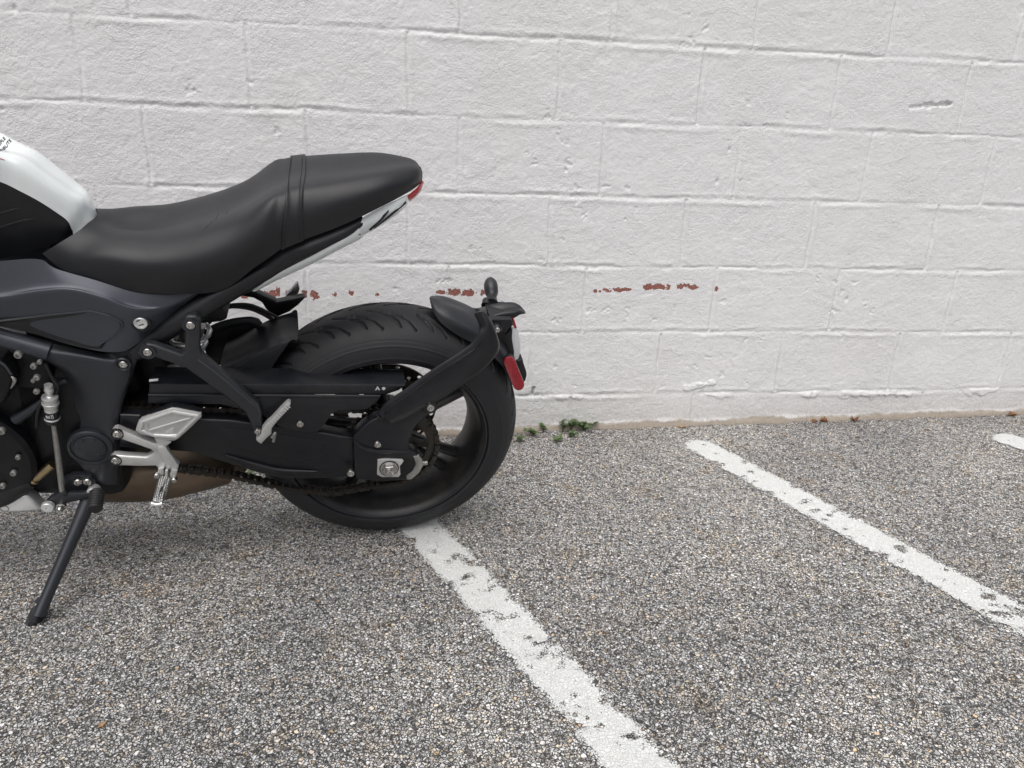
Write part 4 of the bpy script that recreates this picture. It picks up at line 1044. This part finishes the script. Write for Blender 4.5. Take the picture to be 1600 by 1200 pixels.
for a, b2 in (((219, 672), (223, 659)), ((223, 659), (269, 643)), ((269, 643), (309, 650)), ((309, 650), (276, 682)), ((276, 682), (240, 680)), ((240, 680), (219, 672))):
    fm.tube([B(*a, .1425), B(*b2, .1425)], .0032, 8, sm=1)
fm.tube([B(233, 672, .1422), B(298, 653, .1422)], .0018, 8, sm=1); fm.tube([B(230, 671, .1422), B(230, 661, .1422)], .0018, 8, sm=1); fm.tube([B(243, 681, .1422), B(276, 680, .1422)], .0022, 8, sm=1)
fm.plate([(259, 673), (271, 668), (271, 677), (258, 680)], .1425, .003, .001)
fm.build('guard_frame', 'alloy', hgo)
MB().plate([(240, 684), (266, 689), (268, 692), (257, 700), (247, 697), (243, 690)], .138, .012, .003).build('guard_neck', 'silver', hgo)
MB().plate([(216, 655), (268, 635), (300, 640), (314, 645), (306, 650), (268, 642), (222, 658)], .138, .016, .002).build('guard_backing', 'plastic', hgo)
fp = bpy.data.objects.new('footpeg', None); COL.objects.link(fp); fp.parent = bike; fp.empty_display_size = .02
pg = grid_px([
    [(247, 748, .150), (251, 744, .150), (260, 745, .150), (266, 748, .150), (264, 752, .144), (248, 752, .144)],
    [(243, 764, .178), (247, 760, .178), (256, 761, .178), (262, 764, .178), (259, 769, .172), (244, 768, .172)],
    [(238, 780, .206), (242, 777, .206), (250, 778, .206), (256, 780, .206), (254, 785, .200), (239, 784, .200)],
    [(235.5, 785, .212), (240, 783, .213), (248, 784, .213), (254, 785, .212), (252, 789, .206), (237, 788, .206)]])
PG = refine(np.concatenate([pg, pg[:, :1]], 1), 5, 3)
mp = mb_grid(PG); mcount = PG.shape[1] - 1
mp.f.append(tuple(range(mcount))[::-1]); mp.f.append(tuple((PG.shape[0] - 1) * PG.shape[1] + k for k in range(mcount)))
mp.build('peg_tread', 'knurl', fp, angle=40)
MB().tube([B(236, 787, .214), B(245, 788.5, .215), B(253, 787, .213)], .0035, 8).build('peg_tip', 'alloy', fp)
MB().plate([(252, 762), (254.5, 762), (251, 770), (248.5, 770)], .192, .004, .0006).build('peg_slot', 'socket', fp)
MB().tube([B(246, 789, .206), B(248.5, 800, .204), B(250, 807, .203)], [.0042, .0038, .0028], 10).build('peg_feeler', 'alloy', fp)
cl_ = MB().plate([(247, 733), (256, 731), (256, 741), (251, 748), (245, 744)], .148, .01, .002); cl_.plate([(268, 734), (277, 736), (274, 748), (266, 752), (265, 742)], .148, .01, .002)
cl_.plate([(258, 736), (262, 736), (262, 750), (257, 750)], .150, .01, .001)
cl_.build('peg_clevis', 'silver', fp)
bolt(245, 743, .151, .0058, fp, dome=.8); bolt(272, 750, .151, .0058, fp, dome=.8)
# brake side: the far pillion hanger with its chequered peg
MB().plate([(392, 452), (410, 461), (429, 469.5), (432, 472), (474, 463.5), (477, 466), (466, 477), (453, 487), (435, 495), (426, 493), (416, 484), (409, 473), (396, 466), (373, 462)], -.11, .02, .003).build('pillion_hanger', 'plastic', bike)
MB().plate([(446, 463), (454, 455), (464, 443.5), (466, 445), (468, 453), (466, 459), (456, 464), (447, 466)], -.14, .016, .002).build('pillion_peg', 'check', bike)
# hose loops and brake line crossing behind
MB().tube([B(330, 500, -.04), B(345, 485, -.05), B(362, 479, -.06), B(390, 482, -.06), B(412, 491, -.06), B(432, 503, -.06)], .0042, 10).build('brake_hose', 'rubber', bike)
MB().tube([B(326, 505, -.05), B(350, 481, -.06), B(368, 476, -.06), B(392, 477, -.06), B(418, 488, -.06), B(440, 500, -.06)], .0036, 10).build('sensor_wire', 'rubber', bike)

# ------------------------------------------------------------------ exhaust box low between wheel and engine
ex = grid_px([
    [(366, 728, -.02), (366, 740, .010), (360, 754, .012), (352, 758, -.02), (352, 752, -.09)],
    [(340, 712, -.02), (330, 742, .030), (318, 763, .032), (310, 769, .0), (312, 760, -.09)],
    [(290, 694, -.02), (280, 738, .044), (268, 772, .046), (256, 781, .01), (260, 770, -.09)],
    [(230, 690, -.02), (222, 740, .048), (214, 776, .050), (206, 785, .012), (210, 774, -.09)],
    [(160, 690, -.02), (156, 740, .050), (154, 774, .052), (150, 784, .014), (154, 774, -.09)],
    [(90, 690, -.02), (90, 738, .050), (90, 768, .052), (90, 778, .014), (94, 768, -.09)]])
MB().sheet(refine(ex, 6, 5), .004).build('exhaust', 'exhaust', bike, angle=60)
MB().tube([B(366, 730, -.03), B(372, 734, -.03), B(376, 737, -.03)], [.03, .022, .02], 18).build('exhaust_outlet', 'exhaust', bike)

# ------------------------------------------------------------------ engine and everything dark behind the frame
MB().box(B(60, 640, .0), (.34, .19, .30), Matrix.Rotation(math.radians(-8), 4, 'Y'), .03).build('engine_block', 'dark', bike)
MB().box(B(150, 560, .0) + np.array([0, 0, .05]), (.17, .13, .20), None, .02).build('airbox', 'dark', bike)
MB().box(B(225, 470, .0), (.30, .11, .07), Matrix.Rotation(math.radians(4), 4, 'Y'), .015).build('battery_tray', 'dark', bike)
MB().plate([(262, 545), (215, 550), (196, 600), (190, 655), (240, 650), (300, 622), (330, 596), (300, 566)], .03, .07, .012).build('swingarm_linkage', 'dark', bike)
sh = MB().tube([B(255, 640, 0), B(285, 560, 0), B(305, 505, 0)], .020, 16, sm=1)
sh.build('shock_absorber', 'steel', bike)
cp = MB(); P0, P1 = B(262, 625, 0), B(302, 512, 0)
cp.tube([P0 + (P1 - P0) * t + .034 * np.array([math.cos(t * 44), math.sin(t * 44), 0]) for t in np.linspace(0, 1, 90)], .005, 8, sm=1)
cp.build('shock_spring', 'alloy', bike)
cv = MB()
cv.plate([(-120, 560), (-40, 562), (0, 566), (18, 586), (22, 592), (17, 607), (8, 628), (-8, 634), (-60, 640), (-130, 640)], .126, .05, .008, smooth=2, seg=3)
cv.build('engine_cover', 'dark', bike)
MB().tube([B(17.5, 588, .130), B(22, 592, .131), B(22.5, 597, .131), B(17, 607, .130)], [.001, .003, .0028, .0008], 8).build('cover_edge', 'steel', bike)  # steel-coloured bead on the rear edge of the engine cover
MB().tube([B(-60, 545, .1275), B(0, 566, .1275), B(18, 585, .1275)], .0022, 8).build('cover_gloss', 'panel', bike)  # pale grey bead paints the gloss along the cover's upper edge
cc = MB(); c0 = B(-60, 715, .105)
cc.lathe([(-.05, .125), (.012, .125), (.020, .118), (.024, .100), (.026, .04), (.026, 0)], c0, 56)
cc.build('alternator_cover', 'dark', bike)
MB().plate([(28, 548), (62, 560), (82, 590), (72, 640), (60, 690), (48, 720), (36, 700), (30, 640), (24, 600)], .095, .04, .006, smooth=2).build('sprocket_cover', 'dark', bike)
MB().plate([(58, 650), (94, 640), (108, 680), (100, 730), (80, 742), (62, 735), (54, 700)], .092, .03, .006, smooth=2).build('sprocket_cover', 'dark', bike)
MB().tube([B(24, 656, .108), B(45, 643, .108), B(68, 626, .106), B(74, 616, .104)], [.010, .008, .006, .004], 10).build('cover_rib', 'frame', bike)
MB().tube([B(104, 595, .108), B(96, 598, .108), B(84, 606, .106)], .0035, 8).build('cover_rib', 'frame', bike)
for (x, y, r) in ((28.5, 554.5, .0082), (52.5, 572.5, .0065), (61.5, 566, .0050), (57.5, 590, .0068), (51.2, 595.5, .0042), (56.8, 612, .0062), (2, 673.5, .0088), (28, 715, .0058), (21, 739.5, .0072), (4, 759.5, .0070)): bolt(x, y, .135, r * .8, bike, mat='steel', dome=.6)
MB().tube([B(71, 568, .118), B(76, 580, .120), B(84, 594, .121), B(90, 603, .121), B(88, 612, .119), B(84, 618, .117)], .0030, 8).build('sensor_cable', 'rubber', bike)
MB().tube([B(72, 622, .116), B(62, 636, .116), B(58, 650, .116), B(57, 668, .114)], .0028, 8).build('sensor_cable', 'rubber', bike)
# quickshift sensor and rod
qa, qb = B(75.5, 601, .125), B(82.5, 661, .125); ax_ = qb - qa; LQ = np.linalg.norm(ax_); ax_ /= LQ
def along(prof, mat, name, par):
    b = MB(); n = 22; u = np.array([0, 1.0, 0]); u = u - ax_ * (u @ ax_); u /= np.linalg.norm(u); v = np.cross(ax_, u); vs = []; fs = []
    for h, r in prof:
        for k in range(n): t = 2 * math.pi * k / n; vs.append(qa + ax_ * h * LQ + r * (math.cos(t) * u + math.sin(t) * v))
    for i in range(len(prof) - 1):
        for k in range(n): fs.append((i * n + k, i * n + (k + 1) % n, (i + 1) * n + (k + 1) % n, (i + 1) * n + k))
    fs.append(tuple(range(n))[::-1]); fs.append(tuple((len(prof) - 1) * n + k for k in range(n)))
    return b.add(vs, fs).build(name, mat, par, angle=28)
qs = along([(.0, .0068), (.05, .0072), (.06, .0055), (.09, .0072), (.14, .0080), (.19, .0066), (.22, .0050), (.27, .0052), (.29, .0070), (.30, .0128), (.32, .0136), (.34, .0130), (.45, .0130), (.455, .0140), (.475, .0140), (.48, .0122), (.56, .0118), (.58, .0100), (.61, .0106), (.63, .0100), (.66, .0112)], 'silver', 'shift_sensor', bike)
along([(.655, .0116), (.66, .0120), (.83, .0120), (.84, .0116)], 'decal', 'sensor_label', qs)
along([(.84, .0122), (.85, .0128), (.875, .0128), (.885, .0120)], 'alloy', 'sensor_collar', qs)
along([(.885, .0110), (.92, .0125), (.94, .0105), (.965, .0118), (1.0, .009)], 'rubber', 'sensor_boot', qs)
lt = MB()
for k, x in enumerate((-.0052, -.0030, .0002, .0022, .0042, .0058)):
    c = qa + ax_ * LQ * .74; lt.box(c + np.array([x, math.sqrt(max(0, .0123 ** 2 - x * x)), 0]), (.0009, .0006, .0085 if k < 2 else .006), None, 0)
lt.build('sensor_print', 'label', qs)
rd = MB().tube([B(83, 661, .125), B(85, 672, .125), B(91, 714, .125), B(96.5, 762, .125), B(98, 768, .125)], [.0042, .0046, .0056, .0052, .0040], 12)
rd.build('shift_rod', 'steel', bike)
MB().lathe([(-.006, .007), (.003, .007), (.005, .004)], B(99, 770, .126), 14).build('rod_end', 'socket', bike)
sl_ = MB().plate([(70, 786), (78, 778), (92, 771), (104, 772), (120, 772), (143, 770.5), (146, 776), (140, 779), (118, 784), (104, 787), (92, 795), (76, 798)], .128, .012, .003)
lever = sl_.build('gear_lever', 'frame', bike)
pgm = MB(); pa, pb = B(152, 768, .150), B(148, 796, .192)
prf = [(t, .0125 + .0011 * (1 if i % 2 else -1)) for i, t in enumerate(np.linspace(0, 1, 15))]
pgm.tube([pa + (pb - pa) * t for t, _ in prf], [r for _, r in prf], 16, sm=1)
pgm.build('lever_rubber', 'rubber', lever)
MB().lathe([(-.004, .0115), (.004, .0115), (.0055, .010), (.0055, .003), (.003, .0028), (.003, 0)], B(75, 791.5, .134), 26).build('lever_bolt', 'alloy', lever)
MB().lathe([(-.004, .0090), (.003, .0090), (.004, .006), (.010, .0055), (.013, .003)], B(95.5, 791, .132), 20).build('lever_bolt', 'bolt', lever)
bm_ = MB().plate([(-140, 790), (-40, 786), (0, 783.5), (20, 778), (33, 775), (42, 775.5), (52, 783), (66, 797), (44, 800.5), (0, 801.5), (-140, 806)], .120, .03, .006, seg=3)
belly = bm_.build('belly_pan', 'alloy', bike, angle=50)
MB().lathe([(-.006, .0080), (.0006, .0080), (.0006, .0060), (-.002, .0055), (-.002, 0)], B(7, 795, .1205), 20).build('belly_bolt', 'steel', belly)
MB().tube([B(53, 748, .112), B(66, 739, .112), B(82, 726, .108)], [.0095, .0086, .0086], 16).build('coolant_pipe', 'brass', bike)
MB().tube([B(51, 749.5, .112), B(55, 747, .112)], .0112, 16, sm=1).build('pipe_flange', 'brass', bike)
MB().tube([B(-60, 790, .112), B(0, 772, .114), B(28, 760, .114), B(50, 751, .112)], [.020, .019, .018, .014], 16).build('coolant_hose', 'rubber', bike)
MB().plate([(96, 752), (112, 744), (142, 744), (150, 752), (152, 766), (140, 772), (108, 772), (98, 768)], .110, .03, .004).build('stand_bracket', 'frame', bike)
bolt(122, 752, .114, .0082, bike, dome=.8); bolt(137, 751.5, .114, .0082, bike, dome=.8)
MB().lathe([(-.01, .0115), (.004, .0115), (.006, .009), (.006, 0)], B(146, 768, .120), 20).build('stand_pivot', 'alloy', bike)

# ------------------------------------------------------------------ side stand
def gpt(px, py, z=0):
    d = FW + (px - 800) / FPX * RT - (py - 600) / FPX * UP; p = CAM + d * (z - CAM[2]) / d[2]; q = p - ORG
    return np.array([q @ AX, q @ AY, q @ AZ])
fA, fB = B(136, 788, .120), gpt(60, 962, .02)
MB().tube([B(139, 778, .112), fA, fA + (fB - fA) * .35, fA + (fB - fA) * .75, fB], [.015, .0148, .0125, .0112, .0118], 14, flat=1.15).build('side_stand', 'frame', bike)
ft = MB(); up_ = np.array([AX[2], AY[2], AZ[2]])
G_ = [gpt(x, y, .0) for x, y in ((39, 972), (45, 958), (58, 950), (72, 954), (71, 964), (63, 973), (52, 979), (42, 979))]
H_ = [gpt(x, y, .014) for x, y in ((43, 964), (49, 951), (58, 944), (70, 948), (69, 958), (62, 966), (53, 971), (46, 971))]
ft.add(G_ + H_, [tuple(range(8))[::-1], tuple(range(8, 16))] + [(k, (k + 1) % 8, 8 + (k + 1) % 8, 8 + k) for k in range(8)])
ft.build('stand_foot', 'frame', bike)
MB().tube([gpt(62, 935, .045), gpt(56, 941, .04)], .004, 8, sm=1).build('stand_tang', 'frame', bike)

# ------------------------------------------------------------------ front half of the motorcycle, beyond the frame of the photo
FAX = np.array([1.30, 0, .2775])
fw_ = wheel_root('front_wheel', (0, 0, 0))
tyre_mesh('tyre', FAX, .2775, .058, .2150, groove=False, nth=240, parent=fw_)
rim_mb(FAX, .052, .2120).build('rim', 'rim', fw_, angle=50)
spokes(FAX, 5, .040, .183, .3, fw_)
MB().lathe([(-.05, .030), (-.02, .042), (.02, .042), (.05, .030)], FAX, 32).build('hub', 'rim', fw_)
for sd in (1, -1):
    disc(FAX + np.array([0, sd * .062, 0]), .105, .143, fw_)
    MB().tube([FAX + (0, sd * .092, -.01), FAX + (-.115, sd * .092, .25)], [.027, .026], 20, sm=1).build('fork_leg', 'frame', bike)
    MB().tube([FAX + (-.11, sd * .092, .24), FAX + (-.255, sd * .092, .56)], .021, 20, sm=1).build('fork_tube', 'silver', bike)
    MB().tube([(1.02, sd * .03, .86), (1.01, sd * .14, .90), (.94, sd * .25, .905), (.90, sd * .36, .895)], .011, 14).build('handlebar', 'dark', bike)
    MB().tube([(.925, sd * .27, .903), (.895, sd * .375, .894)], .016, 14, sm=1).build('grip', 'rubber', bike)
    MB().tube([(.99, sd * .20, .905), (.99, sd * .26, .97), (.98, sd * .30, 1.02)], .006, 10).build('mirror_stem', 'plastic', bike)
    MB().lathe([(-.012, .02), (-.010, .042), (.0, .048), (.004, .044), (.004, 0)], (.98, sd * .315, 1.045), 28, axis='x').build('mirror', 'plastic', bike)
    MB().tube([FAX + (-.01, sd * .105, -.02), FAX + (-.075, sd * .098, .13), FAX + (-.03, sd * .098, .16)], [.02, .028, .018], 12).build('brake_caliper', 'caliper', bike)
th_ = np.linspace(35, 150, 16)
MB().sheet(np.array([[FAX + (.298 * math.cos(math.radians(a)) * k, y, .298 * math.sin(math.radians(a)) * k) for y, k in ((-.072, .90), (-.06, .985), (0, 1.03), (.06, .985), (.072, .90))] for a in th_]), .003).build('front_fender', 'plastic', bike, angle=60)
MB().box((1.045, 0, .80), (.10, .24, .035), Matrix.Rotation(math.radians(-24), 4, 'Y'), .01).build('triple_clamp', 'dark', bike)
MB().box((1.10, 0, .66), (.08, .22, .03), Matrix.Rotation(math.radians(-24), 4, 'Y'), .01).build('triple_clamp', 'dark', bike)
MB().lathe([(-.10, .03), (-.08, .075), (-.01, .098), (.02, .095), (.022, .085)], (1.17, 0, .755), 36, axis='x').build('headlight', 'plastic', bike)
MB().lathe([(.018, .088), (.030, .070), (.036, .03), (.037, 0)], (1.17, 0, .755), 36, axis='x').build('headlight_lens', 'lens', bike)
MB().box((1.03, 0, .45), (.04, .30, .26), Matrix.Rotation(math.radians(-12), 4, 'Y'), .01).build('radiator', 'dark', bike)
MB().box((.88, 0, .42), (.26, .26, .30), Matrix.Rotation(math.radians(18), 4, 'Y'), .04).build('cylinder_block', 'dark', bike)
for sd in (1, -1): MB().tube([(.72, sd * .094, .60), (.88, sd * .085, .66), (1.02, sd * .05, .74)], .018, 14).build('frame_rail', 'panel', bike)
for k in (-.07, 0, .07): MB().tube([(1.00, k, .40), (1.06, k, .30), (1.00, k * .8, .21), (.84, k * .4, .20), (.74, k * .2, .21)], .019, 14).build('exhaust_pipe', 'exhaust', bike)
MB().tube([(.98, .04, .90), (1.03, 0, .95), (.98, -.04, .90)], [.02, .045, .02], 12).build('instrument', 'plastic', bike)

# ------------------------------------------------------------------ weeds and dead leaves along the wall foot
def leaf_mat(name, a, b, rough=.55, trans=.2):
    s = NT(name); co = s.coord(); n = s.noise(co, 60, 3)
    s.set(Base_Color=s.mix(n, a, b), Roughness=rough, Subsurface_Weight=0.0, Normal=s.bump(s.noise(co, 400, 2), .3, .0008)); return s.m
M['weed'] = leaf_mat('weed_leaf', (.058, .105, .034), (.12, .175, .065))
M['stem'] = leaf_mat('weed_stem', (.10, .12, .05), (.16, .13, .07))
M['dead'] = leaf_mat('dead_leaf', (.16, .070, .030), (.30, .15, .07), .7)
M['tan'] = leaf_mat('tan_leaf', (.34, .22, .12), (.46, .32, .19), .7)
def leaf_into(b, c, d, up, L, W, lobes=3, r=random):
    """a small lobed leaf blade, cupped, from base c along d"""
    d = Vector(d).normalized(); sd = d.cross(Vector(up)).normalized(); nn = sd.cross(d)
    rows = []
    for i in range(7):
        t = i / 6; wv = W * math.sin(math.pi * (.10 + .88 * t)) * (1 + .30 * math.cos(t * math.pi * lobes * 2)) * (1 - .25 * t)
        mid = Vector(c) + d * (L * t) - nn * (L * .28 * t * t)
        rows.append([mid - sd * wv + nn * wv * .35, mid, mid + sd * wv + nn * wv * .35])
    k = len(b.v); b.v += [tuple(p) for q in rows for p in q]
    for i in range(6):
        for j in range(2): b.f.append((k + i * 3 + j, k + i * 3 + j + 1, k + (i + 1) * 3 + j + 1, k + (i + 1) * 3 + j))
def weed(px, py, h, spread, nl, label, seed, yoff=0.0):
    r = random.Random(seed)
    d = FW + (px - 800) / FPX * RT - (py - 600) / FPX * UP; p = CAM + d * (-CAM[2]) / d[2]
    if p[1] > -.014: p = CAM + d * ((-.014 - CAM[1]) / d[1]); p[2] = 0.0
    o = empty('weed', (p[0], p[1] + yoff, gheight(np.array([p[0]]), np.array([p[1]]))[0]))
    lv, sm = MB(), MB()
    for k in range(max(3, nl // 4)):
        a = r.uniform(0, 2 * math.pi); q = r.uniform(.2, 1) * spread; top = Vector((q * math.cos(a), min(q * math.sin(a), .010), h * r.uniform(.55, 1)))
        sm.tube([(0, 0, 0), tuple(top * .5 + Vector((0, 0, h * .12))), tuple(top)], [.0011, .0008, .0005], 5)
        for _ in range(4):
            b2 = r.uniform(0, 2 * math.pi); c = top * r.uniform(.55, 1)
            leaf_into(lv, c, (math.cos(b2), math.sin(b2) * .7 - .25, r.uniform(.1, .9)), (0, 0, 1), r.uniform(.012, .021), r.uniform(.0048, .0078), 3, r)
    lv.build('foliage', 'weed', o, angle=80); sm.build('stem', 'stem', o)
    return tag(o, label, 'weed', 'weeds along the foot of the wall')
weed(893, 672, .046, .020, 26, 'tallest green weed, standing up against the wall joint to the right of the tyre', 1)
weed(879, 673, .040, .014, 12, 'thin upright weed just left of the tallest one against the wall', 2)
weed(913, 674, .030, .040, 36, 'broad low weed at the right end of the row along the wall', 3)
weed(891, 682, .018, .018, 16, 'low weed on the asphalt in front of the tallest weed', 4)
weed(871, 691, .014, .018, 14, 'flat weed farthest out on the asphalt, nearest the camera', 5)
weed(849, 676, .020, .014, 12, 'small pale weed midway between the tyre and the tallest weed', 6)
weed(832, 681, .022, .022, 20, 'bushy low weed at the wall foot a hand from the tyre', 7)
weed(811, 690, .018, .014, 12, 'small weed right beside the tyre edge', 8)
weed(398, 752, .030, .040, 22, 'weed seen through the gap under the swingarm', 9)
weed(508, 676, .030, .024, 16, 'weed glimpsed through the opening above the swingarm', 10)
def dead_leaf(px, py, L, W, ang, curl, mat, label, seed, zup=.003):
    r = random.Random(seed)
    d = FW + (px - 800) / FPX * RT - (py - 600) / FPX * UP; p = CAM + d * (zup - CAM[2]) / d[2]
    if p[1] > -.016: p = CAM + d * ((-.016 - CAM[1]) / d[1]); p[2] = max(p[2], zup)
    b = MB(); n, m = 13, 7; G = np.zeros((n, m, 3)); ca, sa = math.cos(ang), math.sin(ang)
    for i in range(n):
        t = i / (n - 1); wv = W * math.sin(math.pi * (.04 + .93 * t)) ** .8 * (1 + .28 * math.cos(t * 19 + seed)) 
        for j in range(m):
            q = (j / (m - 1) - .5) * 2; x = (t - .5) * L; y = q * wv
            z = curl * (q * q * wv * .9 + .35 * L * (t - .5) ** 2) + .0012 * math.sin(9 * t + 5 * q + seed)
            G[i, j] = (ca * x - sa * y, sa * x + ca * y, z)
    G[:, :, 2] -= G[:, :, 2].min()
    b.sheet(G, .0005)
    o = b.build('dead_leaf', mat, None, angle=80); o.location = (p[0], p[1], gheight(np.array([p[0]]), np.array([min(p[1], 0)]))[0] + .0005)
    return tag(o, label, 'leaf', 'dead leaves by the wall')
dead_leaf(1067, 664, 0.0272, 0.0068, .1, .6, 'tan', 'flat tan leaf at the wall foot above the flaked line tip', 1)
dead_leaf(1273, 657, 0.0221, 0.0068, .5, 1.3, 'dead', 'curled brown leaf, left one of a touching pair', 2)
dead_leaf(1288, 655, 0.0238, 0.0093, -.5, 1.6, 'dead', 'curled brown leaf, right and larger one of a touching pair', 3)
dead_leaf(1336, 653, 0.0170, 0.0110, 1.3, 1.8, 'dead', 'small folded brown leaf standing alone by the wall', 4)
dead_leaf(1584, 644, 0.0340, 0.0102, .1, 1.2, 'dead', 'brown leaf at the far right edge of the wall foot', 5)
dead_leaf(160, 1132, 0.0145, 0.0038, 1.0, .8, 'tan', 'tan leaf scrap on the asphalt below the side stand', 6)
dead_leaf(1448, 671, 0.0187, 0.0034, .05, .5, 'dead', 'dark narrow leaf lying on the asphalt short of the wall', 7)
